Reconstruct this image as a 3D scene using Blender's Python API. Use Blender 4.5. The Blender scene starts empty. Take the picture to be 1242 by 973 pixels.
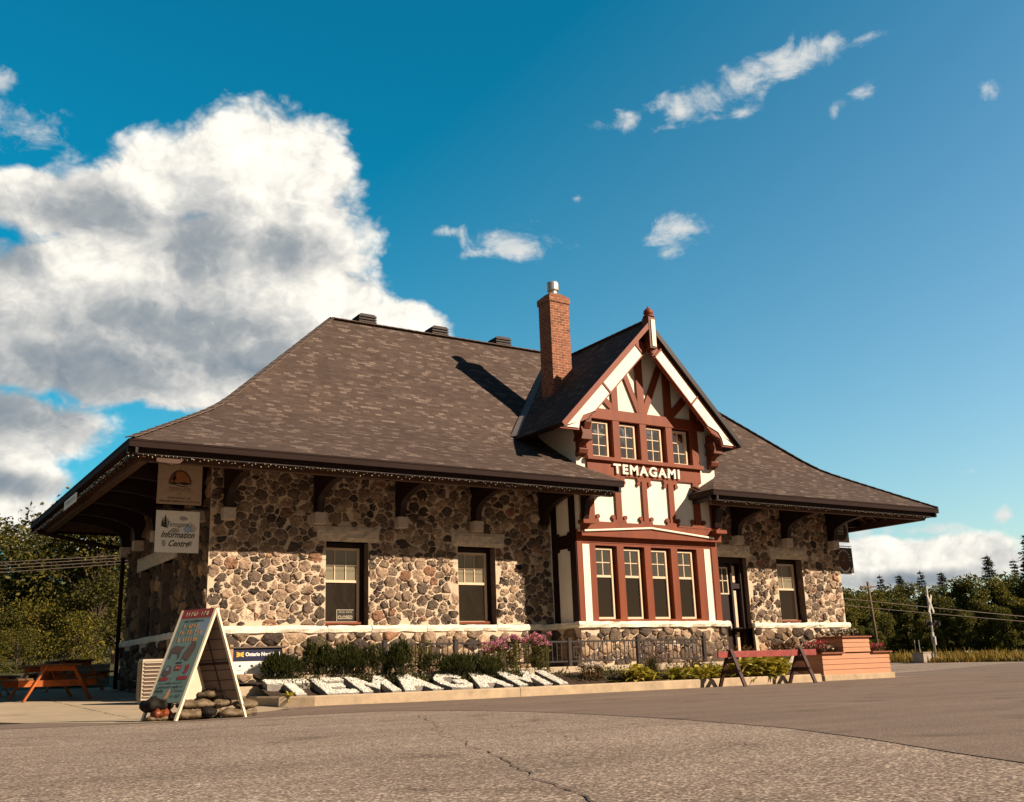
import bpy, math, random
import numpy as np
from mathutils import Vector, Matrix
from mathutils.geometry import delaunay_2d_cdt
R0 = random.Random(7)
sc = bpy.context.scene
COL = sc.collection
rad = math.radians

# ------------------------------------------------------------------ materials
def nodes_of(name):
    m = bpy.data.materials.new(name); m.use_nodes = True
    nt = m.node_tree
    return m, nt, nt.nodes['Principled BSDF']
def N(nt, typ, **kw):
    n = nt.nodes.new(typ)
    for k, v in kw.items():
        if k.startswith('i_'):
            key = k[2:]
            key = int(key) if key.isdigit() else key.replace('_', ' ')
            n.inputs[key].default_value = v
        else: setattr(n, k, v)
    return n
def L(nt, a, b): nt.links.new(a, b)
def ramp(nt, fac, stops, interp='LINEAR'):
    r = N(nt, 'ShaderNodeValToRGB'); r.color_ramp.interpolation = interp
    e = r.color_ramp.elements
    while len(e) < len(stops): e.new(0.5)
    for i, (p, c) in enumerate(stops):
        e[i].position = p; e[i].color = (*c, 1) if len(c) == 3 else c
    L(nt, fac, r.inputs[0]); return r
def mixc(nt, a, b, fac, mode='MIX'):
    m = N(nt, 'ShaderNodeMix', data_type='RGBA', blend_type=mode)
    for s, v in ((m.inputs[0], fac), (m.inputs[6], a), (m.inputs[7], b)):
        if hasattr(v, 'links'): L(nt, v, s)
        elif isinstance(v, (int, float)): s.default_value = v
        else: s.default_value = (*v, 1)
    return m.outputs[2]
def math_(nt, op, a, b=None, c=None, clamp=False):
    n = N(nt, 'ShaderNodeMath', operation=op, use_clamp=clamp)
    for i, v in enumerate((a, b, c)):
        if v is None: continue
        if hasattr(v, 'links'): L(nt, v, n.inputs[i])
        else: n.inputs[i].default_value = v
    return n.outputs[0]
def tint(c, k): return tuple(min(1, x*k) for x in c)
MATS = {}
def mat(name, c, rough=.75, var=.2, scale=6, bump=.0, bscale=40, spec=.3, attr=False, metal=0, streak=0, translucent=False):
    if name in MATS: return MATS[name]
    m, nt, b = nodes_of(name)
    tc = N(nt, 'ShaderNodeTexCoord')
    src = tc.outputs['Object']
    if streak:
        mp = N(nt, 'ShaderNodeMapping'); mp.inputs['Scale'].default_value = (1, 1, 1/streak)
        L(nt, src, mp.inputs[0]); src2 = mp.outputs[0]
    else: src2 = src
    n1 = N(nt, 'ShaderNodeTexNoise', i_Scale=scale, i_Detail=6, i_Roughness=.65)
    L(nt, src2, n1.inputs['Vector'])
    f = math_(nt, 'MULTIPLY_ADD', n1.outputs[0], 2.2, -.6, clamp=True)
    col = mixc(nt, tint(c, 1-var), tint(c, 1+var), f)
    if attr:
        at = N(nt, 'ShaderNodeAttribute', attribute_name='col')
        col = mixc(nt, col, at.outputs['Color'], 1.0, 'MULTIPLY')
    L(nt, col, b.inputs['Base Color'])
    b.inputs['Roughness'].default_value = rough
    b.inputs['Specular IOR Level'].default_value = spec
    b.inputs['Metallic'].default_value = metal
    if bump:
        n2 = N(nt, 'ShaderNodeTexNoise', i_Scale=bscale, i_Detail=5, i_Roughness=.6)
        L(nt, src2, n2.inputs['Vector'])
        bp = N(nt, 'ShaderNodeBump', i_Strength=bump, i_Distance=.02)
        L(nt, n2.outputs[0], bp.inputs['Height']); L(nt, bp.outputs[0], b.inputs['Normal'])
    if translucent:
        tr = N(nt, 'ShaderNodeBsdfTranslucent'); L(nt, col, tr.inputs[0])
        mx = N(nt, 'ShaderNodeMixShader', i_0=.3)
        L(nt, b.outputs[0], mx.inputs[1]); L(nt, tr.outputs[0], mx.inputs[2])
        L(nt, mx.outputs[0], nt.nodes['Material Output'].inputs[0])
    MATS[name] = m
    return m

def mat_stone():
    m, nt, b = nodes_of('field_stone')
    tc = N(nt, 'ShaderNodeTexCoord'); at = N(nt, 'ShaderNodeAttribute', attribute_name='col')
    n1 = N(nt, 'ShaderNodeTexNoise', i_Scale=9, i_Detail=8, i_Roughness=.7); L(nt, tc.outputs['Object'], n1.inputs['Vector'])
    n2 = N(nt, 'ShaderNodeTexNoise', i_Scale=60, i_Detail=4, i_Roughness=.7); L(nt, tc.outputs['Object'], n2.inputs['Vector'])
    r1 = ramp(nt, n1.outputs[0], [(.3, (.55, .5, .48)), (.5, (1, 1, 1)), (.7, (1.35, 1.25, 1.1))])
    r2 = ramp(nt, n2.outputs[0], [(.35, (.72, .7, .68)), (.62, (1.15, 1.15, 1.12))])
    c = mixc(nt, at.outputs['Color'], r1.outputs[0], 1.0, 'MULTIPLY'); c = mixc(nt, c, r2.outputs[0], 1.0, 'MULTIPLY')
    n5 = N(nt, 'ShaderNodeTexNoise', i_Scale=2.2, i_Detail=5, i_Roughness=.6); L(nt, tc.outputs['Object'], n5.inputs['Vector'])
    r5 = ramp(nt, n5.outputs[0], [(.32, (.80, .78, .78)), (.65, (1.10, 1.08, 1.05))]); c = mixc(nt, c, r5.outputs[0], 1.0, 'MULTIPLY')
    L(nt, c, b.inputs['Base Color']); b.inputs['Roughness'].default_value = .85; b.inputs['Specular IOR Level'].default_value = .2
    n3 = N(nt, 'ShaderNodeTexNoise', i_Scale=22, i_Detail=6, i_Roughness=.65); L(nt, tc.outputs['Object'], n3.inputs['Vector'])
    bp = N(nt, 'ShaderNodeBump', i_Strength=.95, i_Distance=.04); L(nt, n3.outputs[0], bp.inputs['Height']); L(nt, bp.outputs[0], b.inputs['Normal'])
    MATS['stone'] = m; return m

def mat_shingle():
    m, nt, b = nodes_of('asphalt_shingle')
    uv = N(nt, 'ShaderNodeUVMap', uv_map='UVMap')
    def brick(w, h, off, seed):
        mp = N(nt, 'ShaderNodeMapping'); mp.inputs['Location'].default_value = (seed, 0, 0); L(nt, uv.outputs[0], mp.inputs[0])
        br = N(nt, 'ShaderNodeTexBrick', i_Scale=1.0, i_Mortar_Size=.006, i_Brick_Width=w, i_Row_Height=h, i_Bias=-.15)
        br.offset = off; br.offset_frequency = 2; br.squash = 1.0
        br.inputs['Color1'].default_value = (0, 0, 0, 1); br.inputs['Color2'].default_value = (1, 1, 1, 1); br.inputs['Mortar'].default_value = (0, 0, 0, 1)
        L(nt, mp.outputs[0], br.inputs['Vector']); return br
    b1 = brick(.20, .10, .37, 0.0)
    b2 = brick(.33, .10, .61, 3.1)
    sel = ramp(nt, b1.outputs['Color'], [(0, (.095, .066, .055)), (.5, (.112, .078, .065)), (.60, (.12, .084, .07)), (.74, (.185, .136, .114)), (1, (.225, .168, .143))], 'LINEAR')
    s2 = ramp(nt, b2.outputs['Color'], [(0, (.84, .83, .82)), (.5, (1, 1, 1)), (1, (1.1, 1.08, 1.05))])
    c = mixc(nt, sel.outputs[0], s2.outputs[0], 1.0, 'MULTIPLY')
    n = N(nt, 'ShaderNodeTexNoise', i_Scale=1.3, i_Detail=5, i_Roughness=.6); L(nt, uv.outputs[0], n.inputs['Vector'])
    r = ramp(nt, n.outputs[0], [(.3, (.9, .9, .9)), (.7, (1.08, 1.07, 1.06))])
    c = mixc(nt, c, r.outputs[0], 1.0, 'MULTIPLY')
    g = N(nt, 'ShaderNodeTexNoise', i_Scale=90, i_Detail=2); L(nt, uv.outputs[0], g.inputs['Vector'])
    rg = ramp(nt, g.outputs[0], [(.3, (.75, .75, .75)), (.7, (1.2, 1.2, 1.2))]); c = mixc(nt, c, rg.outputs[0], 1.0, 'MULTIPLY')
    # course butt edge: dark thin line at the bottom of each row and a saw-tooth height
    sep = N(nt, 'ShaderNodeSeparateXYZ'); L(nt, uv.outputs[0], sep.inputs[0])
    fr = math_(nt, 'FRACT', math_(nt, 'DIVIDE', sep.outputs[1], .10))
    hgt = math_(nt, 'SUBTRACT', 1.0, fr)
    h2 = math_(nt, 'MULTIPLY_ADD', b1.outputs['Color'], .35, hgt)
    bp = N(nt, 'ShaderNodeBump', i_Strength=.8, i_Distance=.035); L(nt, h2, bp.inputs['Height']); L(nt, bp.outputs[0], b.inputs['Normal'])
    L(nt, c, b.inputs['Base Color']); b.inputs['Roughness'].default_value = .9; b.inputs['Specular IOR Level'].default_value = .15
    MATS['shingle'] = m; return m

def mat_brick():
    m, nt, b = nodes_of('chimney_brick')
    uv = N(nt, 'ShaderNodeUVMap', uv_map='UVMap')
    br = N(nt, 'ShaderNodeTexBrick', i_Scale=1.0, i_Mortar_Size=.009, i_Brick_Width=.21, i_Row_Height=.078)
    br.inputs['Color1'].default_value = (.19, .045, .017, 1); br.inputs['Color2'].default_value = (.34, .10, .04, 1); br.inputs['Mortar'].default_value = (.36, .25, .17, 1)
    L(nt, uv.outputs[0], br.inputs['Vector'])
    n = N(nt, 'ShaderNodeTexNoise', i_Scale=7, i_Detail=6); L(nt, uv.outputs[0], n.inputs['Vector'])
    r = ramp(nt, n.outputs[0], [(.3, (.65, .65, .65)), (.7, (1.25, 1.25, 1.25))])
    c = mixc(nt, br.outputs['Color'], r.outputs[0], 1.0, 'MULTIPLY')
    bp = N(nt, 'ShaderNodeBump', i_Strength=.5, i_Distance=.012, invert=True); L(nt, br.outputs['Fac'], bp.inputs['Height']); L(nt, bp.outputs[0], b.inputs['Normal'])
    L(nt, c, b.inputs['Base Color']); b.inputs['Roughness'].default_value = .85; MATS['brick'] = m; return m

def mat_glass(name, base, refl):
    m, nt, b = nodes_of(name)
    d = N(nt, 'ShaderNodeBsdfDiffuse'); d.inputs[0].default_value = (*base, 1)
    g = N(nt, 'ShaderNodeBsdfGlossy', i_Roughness=.03); g.inputs[0].default_value = (1, .97, .9, 1)
    tc = N(nt, 'ShaderNodeTexCoord'); n = N(nt, 'ShaderNodeTexNoise', i_Scale=1.6, i_Detail=2); L(nt, tc.outputs['Object'], n.inputs['Vector'])
    bp = N(nt, 'ShaderNodeBump', i_Strength=.16, i_Distance=.05); L(nt, n.outputs[0], bp.inputs['Height']); L(nt, bp.outputs[0], g.inputs['Normal'])
    mx = N(nt, 'ShaderNodeMixShader', i_0=refl); L(nt, d.outputs[0], mx.inputs[1]); L(nt, g.outputs[0], mx.inputs[2])
    L(nt, mx.outputs[0], nt.nodes['Material Output'].inputs[0]); MATS[name] = m; return m

def mat_asphalt(name, base, chip, dark, grain, contrast):
    m, nt, b = nodes_of(name)
    tc = N(nt, 'ShaderNodeTexCoord'); o = tc.outputs['Object']
    v = N(nt, 'ShaderNodeTexVoronoi', i_Scale=grain); L(nt, o, v.inputs['Vector'])
    sepc = N(nt, 'ShaderNodeSeparateColor'); L(nt, v.outputs['Color'], sepc.inputs[0])
    r = ramp(nt, sepc.outputs[0], [(0, dark), (.3, base), (.72, base), (.86, chip), (1, tint(chip, 1.25))])
    n = N(nt, 'ShaderNodeTexNoise', i_Scale=.35, i_Detail=7, i_Roughness=.62); L(nt, o, n.inputs['Vector'])
    r2 = ramp(nt, n.outputs[0], [(.3, (1-contrast,)*3), (.7, (1+contrast,)*3)])
    mp = N(nt, 'ShaderNodeMapping'); mp.inputs['Scale'].default_value = (.25, 1.6, 1); mp.inputs['Rotation'].default_value = (0, 0, .12); L(nt, o, mp.inputs[0])
    n3 = N(nt, 'ShaderNodeTexNoise', i_Scale=.9, i_Detail=5, i_Roughness=.6); L(nt, mp.outputs[0], n3.inputs['Vector'])
    r3 = ramp(nt, n3.outputs[0], [(.35, (.88, .87, .86)), (.65, (1.1, 1.09, 1.08))])
    c = mixc(nt, r.outputs[0], r2.outputs[0], 1.0, 'MULTIPLY'); c = mixc(nt, c, r3.outputs[0], 1.0, 'MULTIPLY')
    n6 = N(nt, 'ShaderNodeTexNoise', i_Scale=1.1, i_Detail=3, i_Roughness=.5); L(nt, o, n6.inputs['Vector'])
    r6 = ramp(nt, n6.outputs[0], [(.30, (.70, .68, .67)), (.40, (1, 1, 1))]); c = mixc(nt, c, r6.outputs[0], 1.0, 'MULTIPLY')
    n7 = N(nt, 'ShaderNodeTexNoise', i_Scale=7, i_Detail=2); L(nt, o, n7.inputs['Vector'])
    r7 = ramp(nt, n7.outputs[0], [(.25, (.72, .70, .69)), (.33, (1, 1, 1))]); c = mixc(nt, c, r7.outputs[0], 1.0, 'MULTIPLY')
    L(nt, c, b.inputs['Base Color']); b.inputs['Roughness'].default_value = .9; b.inputs['Specular IOR Level'].default_value = .15
    n4 = N(nt, 'ShaderNodeTexNoise', i_Scale=grain*.6, i_Detail=4); L(nt, o, n4.inputs['Vector'])
    bp = N(nt, 'ShaderNodeBump', i_Strength=.6, i_Distance=.012); L(nt, n4.outputs[0], bp.inputs['Height']); L(nt, bp.outputs[0], b.inputs['Normal'])
    MATS[name] = m; return m

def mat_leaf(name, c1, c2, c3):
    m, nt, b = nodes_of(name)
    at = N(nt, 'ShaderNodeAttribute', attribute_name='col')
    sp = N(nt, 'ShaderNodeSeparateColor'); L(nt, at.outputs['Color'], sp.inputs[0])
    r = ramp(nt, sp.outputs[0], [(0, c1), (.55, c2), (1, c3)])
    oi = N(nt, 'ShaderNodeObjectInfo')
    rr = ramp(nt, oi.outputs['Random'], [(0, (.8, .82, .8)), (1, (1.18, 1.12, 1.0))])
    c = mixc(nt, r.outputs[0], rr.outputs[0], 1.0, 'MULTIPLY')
    L(nt, c, b.inputs['Base Color']); b.inputs['Roughness'].default_value = .6; b.inputs['Specular IOR Level'].default_value = .25
    tr = N(nt, 'ShaderNodeBsdfTranslucent'); L(nt, c, tr.inputs[0])
    mx = N(nt, 'ShaderNodeMixShader', i_0=.28); L(nt, b.outputs[0], mx.inputs[1]); L(nt, tr.outputs[0], mx.inputs[2])
    L(nt, mx.outputs[0], nt.nodes['Material Output'].inputs[0]); MATS[name] = m; return m

stone = mat_stone(); shingle = mat_shingle(); brick = mat_brick()
glass_bright = mat_glass('window_glass', (.03, .026, .02), .72)
glass_dark = mat_glass('screened_glass', (.026, .019, .014), .08)
glass_blind = mat_glass('blind_behind_glass', (.26, .22, .15), .16)
mortar = mat('mortar', (.60, .465, .335), .9, .18, 12, .5, 60)
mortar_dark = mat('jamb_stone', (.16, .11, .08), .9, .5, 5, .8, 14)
granite = mat('pale_granite', (.60, .50, .38), .85, .35, 9, .8, 18)
sillmat = mat('white_sill_stone', (.80, .72, .58), .8, .2, 5, .8, 14)
corbelm = mat('grey_granite', (.52, .43, .36), .85, .2, 12, .4, 40)
red = mat('oxide_red_paint', (.19, .037, .009), .55, .25, 3, .10, 9, streak=7)
redpink = mat('faded_red_paint', (.21, .046, .021), .55, .15, 5)
dark = mat('dark_brown_paint', (.016, .005, .004), .5, .25, 4)
white = mat('white_paint', (.82, .75, .63), .6, .10, 3, .08, 12, streak=5)
stucco = mat('white_stucco', (.80, .74, .63), .9, .12, 2.2, .3, 60, streak=4)
creamp = mat('cream_window_paint', (.68, .52, .36), .5, .08, 6)
softwood = mat('varnished_soffit_board', (.11, .055, .028), .6, .3, 5)
metal_dark = mat('dark_gutter_metal', (.02, .009, .007), .7, .15, 3, spec=.12)
flash = mat('grey_flashing', (.16, .13, .12), .45, .2, 6, spec=.5)
galv = mat('galvanised_steel', (.62, .58, .52), .35, .15, 8, metal=.6)
concrete = mat('concrete', (.46, .36, .25), .9, .2, 2.5, .4, 60)
kerbm = mat('kerb_concrete', (.43, .32, .21), .9, .25, 3, .5, 40)
soilm = mat('dark_soil', (.05, .03, .02), .95, .5, 12, .8, 25)
bulb = mat('bulb_glass', (.85, .72, .55), .25, .02, spec=.8)
wire = mat('black_wire', (.02, .015, .012), .6, .1)
iron = mat('dark_bronze_railing', (.032, .023, .02), .5, .2, 8, spec=.3)
bark = mat('tree_bark', (.10, .07, .05), .9, .4, 8, .6, 20)

# ------------------------------------------------------------------ mesh builder
class MB:
    def __init__(s): s.v = []; s.f = []; s.m = []; s.c = []; s.uv = None; s.hascol = False
    def add(s, vs, fs, mi=0, col=(1, 1, 1)):
        o = len(s.v); s.v.extend([tuple(p) for p in vs]); s.c.extend([col]*len(vs))
        for f in fs: s.f.append(tuple(i+o for i in f)); s.m.append(mi)
        return s
    def box(s, x0, x1, y0, y1, z0, z1, mi=0, col=(1, 1, 1)):
        vs = [(x, y, z) for z in (z0, z1) for y in (y0, y1) for x in (x0, x1)]
        return s.add(vs, [(0, 2, 3, 1), (4, 5, 7, 6), (0, 1, 5, 4), (2, 6, 7, 3), (0, 4, 6, 2), (1, 3, 7, 5)], mi, col)
    def beam(s, p, q, w, h, up=(0, 0, 1), mi=0, col=(1, 1, 1)):
        p = Vector(p); q = Vector(q); d = (q-p).normalized(); a = d.cross(Vector(up))
        if a.length < 1e-4: a = d.cross(Vector((0, 1, 0)))
        a.normalize(); b = a.cross(d)
        vs = []
        for c in (p, q):
            for (i, j) in ((-1, -1), (1, -1), (1, 1), (-1, 1)): vs.append(c + a*(i*w/2) + b*(j*h/2))
        return s.add(vs, [(0, 1, 2, 3), (7, 6, 5, 4), (0, 4, 5, 1), (1, 5, 6, 2), (2, 6, 7, 3), (3, 7, 4, 0)], mi, col)
    def prism(s, pts, ax, a, b, mi=0, col=(1, 1, 1)):
        def P(u, v, w): return {'y': (u, w, v), 'x': (w, u, v), 'z': (u, v, w)}[ax]
        n = len(pts); vs = [P(u, v, a) for u, v in pts] + [P(u, v, b) for u, v in pts]
        fs = [tuple(range(n)), tuple(range(2*n-1, n-1, -1))]
        for i in range(n): j = (i+1) % n; fs.append((j, i, i+n, j+n))
        return s.add(vs, fs, mi, col)
    def tube(s, pts, r, n=8, r2=None, mi=0, col=(1, 1, 1)):
        pts = [Vector(p) for p in pts]; k = len(pts); vs = []; fs = []
        for i, p in enumerate(pts):
            d = (pts[min(i+1, k-1)]-pts[max(i-1, 0)]).normalized()
            a = d.cross(Vector((0, 0, 1)));
            if a.length < .05: a = d.cross(Vector((1, 0, 0)))
            a.normalize(); b = a.cross(d)
            rr = r if r2 is None else r + (r2-r)*i/(k-1)
            for j in range(n):
                t = 2*math.pi*j/n; vs.append(p + a*math.cos(t)*rr + b*math.sin(t)*rr)
        for i in range(k-1):
            for j in range(n): fs.append((i*n+j, i*n+(j+1) % n, (i+1)*n+(j+1) % n, (i+1)*n+j))
        fs.append(tuple(range(n-1, -1, -1))); fs.append(tuple((k-1)*n+j for j in range(n)))
        return s.add(vs, fs, mi, col)
    def lathe(s, prof, c, n=16, mi=0, col=(1, 1, 1)):
        vs = []; fs = []; k = len(prof)
        for (r, z) in prof:
            for j in range(n): t = 2*math.pi*j/n; vs.append((c[0]+r*math.cos(t), c[1]+r*math.sin(t), c[2]+z))
        for i in range(k-1):
            for j in range(n): fs.append((i*n+j, i*n+(j+1) % n, (i+1)*n+(j+1) % n, (i+1)*n+j))
        fs.append(tuple(range(n-1, -1, -1))); fs.append(tuple((k-1)*n+j for j in range(n)))
        return s.add(vs, fs, mi, col)
    def build(s, name, mats, parent=None, smooth=False, bevel=0, local=False, loc=None):
        me = bpy.data.meshes.new(name)
        off = Vector((0, 0, 0))
        if parent is not None and not local:
            off = WL(parent)
        if loc is not None: off = Vector(loc)
        vs = np.array(s.v, dtype=float).reshape(-1, 3) - np.array(off)
        me.from_pydata(vs.tolist(), [], s.f)
        mats = mats if isinstance(mats, (list, tuple)) else [mats]
        for m in mats: me.materials.append(m)
        me.polygons.foreach_set('material_index', s.m)
        if smooth: me.polygons.foreach_set('use_smooth', [True]*len(s.f))
        a = me.color_attributes.new('col', 'FLOAT_COLOR', 'POINT')
        a.data.foreach_set('color', np.array([(*c, 1) for c in s.c], dtype=np.float32).ravel())
        if s.uv is not None:
            l = me.uv_layers.new(name='UVMap'); l.data.foreach_set('uv', np.array(s.uv, dtype=np.float32).ravel())
        me.update()
        o = bpy.data.objects.new(name, me); COL.objects.link(o)
        if parent is not None: o.parent = parent
        if loc is not None: o.location = loc
        if bevel:
            b = o.modifiers.new('Bevel', 'BEVEL'); b.width = bevel; b.segments = 2; b.limit_method = 'ANGLE'
        return o
def WL(o):
    v = Vector(o.location)
    while o.parent is not None: o = o.parent; v = v + Vector(o.location)
    return v
def tag(o, label=None, cat=None, group=None, kind=None):
    if label: o['label'] = label
    if cat: o['category'] = cat
    if group: o['group'] = group
    if kind: o['kind'] = kind
    return o
def thing(name, label, cat, loc=(0, 0, 0), rz=0, group=None):
    o = bpy.data.objects.new(name, None); COL.objects.link(o); o.empty_display_size = .2
    o.location = loc; o.rotation_euler = (0, 0, rz)
    return tag(o, label, cat, group)
def dup(root, loc, rz=0, sc_=1.0, label=None):
    def cp(o, par):
        c = o.copy(); COL.objects.link(c)
        if par is not None: c.parent = par
        for ch in list(o.children): cp(ch, c)
        return c
    r = cp(root, None); r.location = loc; r.rotation_euler = (0, 0, rz)
    r.scale = (sc_,)*3 if isinstance(sc_, (int, float)) else sc_
    if label: r['label'] = label
    return r
FONT = None
def text_mesh(txt, size, extrude=.002, offset=0, shear=0, align='CENTER', spacing=1.0):
    cu = bpy.data.curves.new('lettering', 'FONT'); cu.body = txt; cu.size = size; cu.extrude = extrude; cu.offset = offset
    cu.shear = shear; cu.align_x = align; cu.align_y = 'CENTER'; cu.space_character = spacing; cu.resolution_u = 3
    o = bpy.data.objects.new('lettering', cu); COL.objects.link(o)
    dg = bpy.context.evaluated_depsgraph_get(); dg.update()
    me = bpy.data.meshes.new_from_object(o.evaluated_get(dg))
    vs = [v.co.copy() for v in me.vertices]; fs = [tuple(p.vertices) for p in me.polygons]
    bpy.data.objects.remove(o); bpy.data.curves.remove(cu); bpy.data.meshes.remove(me)
    return vs, fs
def put_text(mb, txt, size, M, mi=0, fit=None, col=(1, 1, 1), **kw):
    vs, fs = text_mesh(txt, size, **kw)
    if fit:
        w = max(v.x for v in vs)-min(v.x for v in vs); k = fit/w
        vs = [Vector((v.x*k, v.y, v.z)) for v in vs]
    mb.add([M @ v for v in vs], fs, mi, col)
def frameM(o, ux, uy):   # local x -> ux, local y -> uy, local z -> ux x uy
    ux = Vector(ux).normalized(); uy = Vector(uy).normalized(); uz = ux.cross(uy)
    m = Matrix((ux, uy, uz)).transposed().to_4x4(); m.translation = Vector(o); return m

# ------------------------------------------------------------------ rubble stone
PAL = [((.06, .045, .037), 1.8), ((.095, .073, .06), 3.6), ((.135, .10, .08), 5), ((.18, .132, .10), 5), ((.235, .17, .125), 5), ((.30, .215, .155), 4.5), ((.37, .27, .195), 2.6), ((.25, .14, .09), 1.6), ((.52, .42, .32), 1.0)]
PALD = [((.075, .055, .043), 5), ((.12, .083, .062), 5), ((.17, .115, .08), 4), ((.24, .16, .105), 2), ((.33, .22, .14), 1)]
def pick(pal, rnd):
    t = rnd.random()*sum(w for _, w in pal)
    for c, w in pal:
        t -= w
        if t <= 0: return c
    return pal[-1][0]
def clip_half(poly, nx, ny, d):
    out = []; n = len(poly)
    for i in range(n):
        a = poly[i]; b = poly[(i+1) % n]; da = a[0]*nx+a[1]*ny-d; db = b[0]*nx+b[1]*ny-d
        if da <= 0: out.append(a)
        if (da < 0 < db) or (db < 0 < da):
            t = da/(da-db); out.append((a[0]+(b[0]-a[0])*t, a[1]+(b[1]-a[1])*t))
    return out
def chaikin(p, k=1, w=.25):
    for _ in range(k):
        q = []
        for i in range(len(p)):
            a = p[i]; b = p[(i+1) % len(p)]
            q.append((a[0]*(1-w)+b[0]*w, a[1]*(1-w)+b[1]*w)); q.append((a[0]*w+b[0]*(1-w), a[1]*w+b[1]*(1-w)))
        p = q
    return p
def rubble(mb, u0, u1, v0, v1, holes, mapf, seed, cell=.34, gap=.022, H=.06, pal=PAL, mi=0, asp=1.22):
    rnd = random.Random(seed); pts = []
    # dart throwing with mixed stone sizes in a space squeezed sideways
    def place(rad_, tries):
        for _ in range(tries):
            u = rnd.uniform(u0-.05, u1+.05); v = rnd.uniform(v0-.05, v1+.05)
            if all(((u-a)/asp)**2+(v-b)**2 > ((rad_+r)*.92)**2 for a, b, r in pts): pts.append((u, v, rad_))
    A = (u1-u0)*(v1-v0)/cell**2
    place(cell*.68, int(A*.5)); place(cell*.50, int(A*2.5)); place(cell*.36, int(A*6)); place(cell*.25, int(A*8))
    for i, (u, v, r) in enumerate(pts):
        if any(a-.02 < u < b+.02 and c-.02 < v < d+.02 for a, b, c, d in holes) or not (u0 < u < u1 and v0 < v < v1): continue
        poly = [(u-.8, v-.8), (u+.8, v-.8), (u+.8, v+.8), (u-.8, v+.8)]
        for j, (a, b, q) in enumerate(pts):
            if j == i: continue
            du = (a-u)/asp; dv = b-v; D2 = du*du+dv*dv
            if D2 > 1.6: continue
            D = math.sqrt(D2); m = (D2+r*r-q*q)/(2*D) - gap*rnd.uniform(.6, 1.7)
            nx = du/D/asp; ny = dv/D; d = u*nx+v*ny+m
            poly = clip_half(poly, nx, ny, d)
            if len(poly) < 3: break
        if len(poly) < 3: continue
        e = .012
        for (nx, ny, d) in ((1, 0, u1-e), (-1, 0, -u0-e), (0, 1, v1-e), (0, -1, -v0-e)): poly = clip_half(poly, nx, ny, d)
        for (a, b, c, d_) in holes:
            cand = [(a-u, (1, 0, a-.008)), (u-b, (-1, 0, -b-.008)), (c-v, (0, 1, c-.008)), (v-d_, (0, -1, -d_-.008))]
            poly = clip_half(poly, *max(cand)[1]) if len(poly) >= 3 else poly
        if len(poly) < 3: continue
        ar = abs(sum(poly[k][0]*poly[(k+1) % len(poly)][1]-poly[(k+1) % len(poly)][0]*poly[k][1] for k in range(len(poly))))/2
        if ar < .006: continue
        poly = chaikin(poly, 1, .14); poly = chaikin(poly, 1, .22)
        cu = sum(p[0] for p in poly)/len(poly); cv = sum(p[1] for p in poly)/len(poly)
        s = math.sqrt(ar)
        poly = [(p[0]+rnd.gauss(0, .026*s), p[1]+rnd.gauss(0, .026*s)) for p in poly]
        n = len(poly); h = H*rnd.uniform(.55, 1.25)*min(1.3, .5+s*1.8); tu = rnd.gauss(0, .16); tv = rnd.gauss(0, .16)
        c0 = pick(pal, rnd); k = rnd.uniform(.95, 1.5); c0 = tuple(x*k for x in c0)
        vs = []; fs = []
        for ring, (sca, hh) in enumerate(((1, -.01), (.97, .45), (.86, .85), (.55, 1.0))):
            for p in poly:
                x = cu+(p[0]-cu)*sca; y = cv+(p[1]-cv)*sca
                w = h*hh + (((x-cu)*tu+(y-cv)*tv) + rnd.gauss(0, .005) + (rnd.gauss(0, .011) if ring > 1 else 0))*(1 if ring > 0 else 0)*min(1, hh*1.2)
                vs.append(mapf(x+(rnd.gauss(0, .004) if ring else 0), y+(rnd.gauss(0, .004) if ring else 0), max(w, -.01)))
        vs.append(mapf(cu, cv, h*1.0+rnd.gauss(0, .006)))
        for q in range(3):
            for k_ in range(n): fs.append((q*n+k_, q*n+(k_+1) % n, (q+1)*n+(k_+1) % n, (q+1)*n+k_))
        for k_ in range(n): fs.append((3*n+k_, 3*n+(k_+1) % n, 4*n))
        mb.add(vs, fs, mi, c0)
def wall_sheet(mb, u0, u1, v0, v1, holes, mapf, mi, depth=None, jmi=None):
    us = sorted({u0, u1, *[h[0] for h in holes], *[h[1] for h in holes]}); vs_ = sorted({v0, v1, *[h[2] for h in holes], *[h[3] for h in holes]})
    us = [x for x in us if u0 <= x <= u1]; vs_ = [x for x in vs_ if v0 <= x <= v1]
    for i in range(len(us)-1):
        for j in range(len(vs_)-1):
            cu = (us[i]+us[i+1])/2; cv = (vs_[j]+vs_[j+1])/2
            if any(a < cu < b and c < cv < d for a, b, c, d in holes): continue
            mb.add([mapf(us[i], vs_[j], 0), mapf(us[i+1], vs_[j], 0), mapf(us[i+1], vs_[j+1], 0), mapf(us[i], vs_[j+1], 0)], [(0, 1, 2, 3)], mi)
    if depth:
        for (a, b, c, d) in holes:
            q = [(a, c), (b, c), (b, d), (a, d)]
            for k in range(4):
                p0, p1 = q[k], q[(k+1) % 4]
                mb.add([mapf(*p0, 0), mapf(*p1, 0), mapf(*p1, -depth), mapf(*p0, -depth)], [(0, 1, 2, 3)], jmi)

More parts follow.
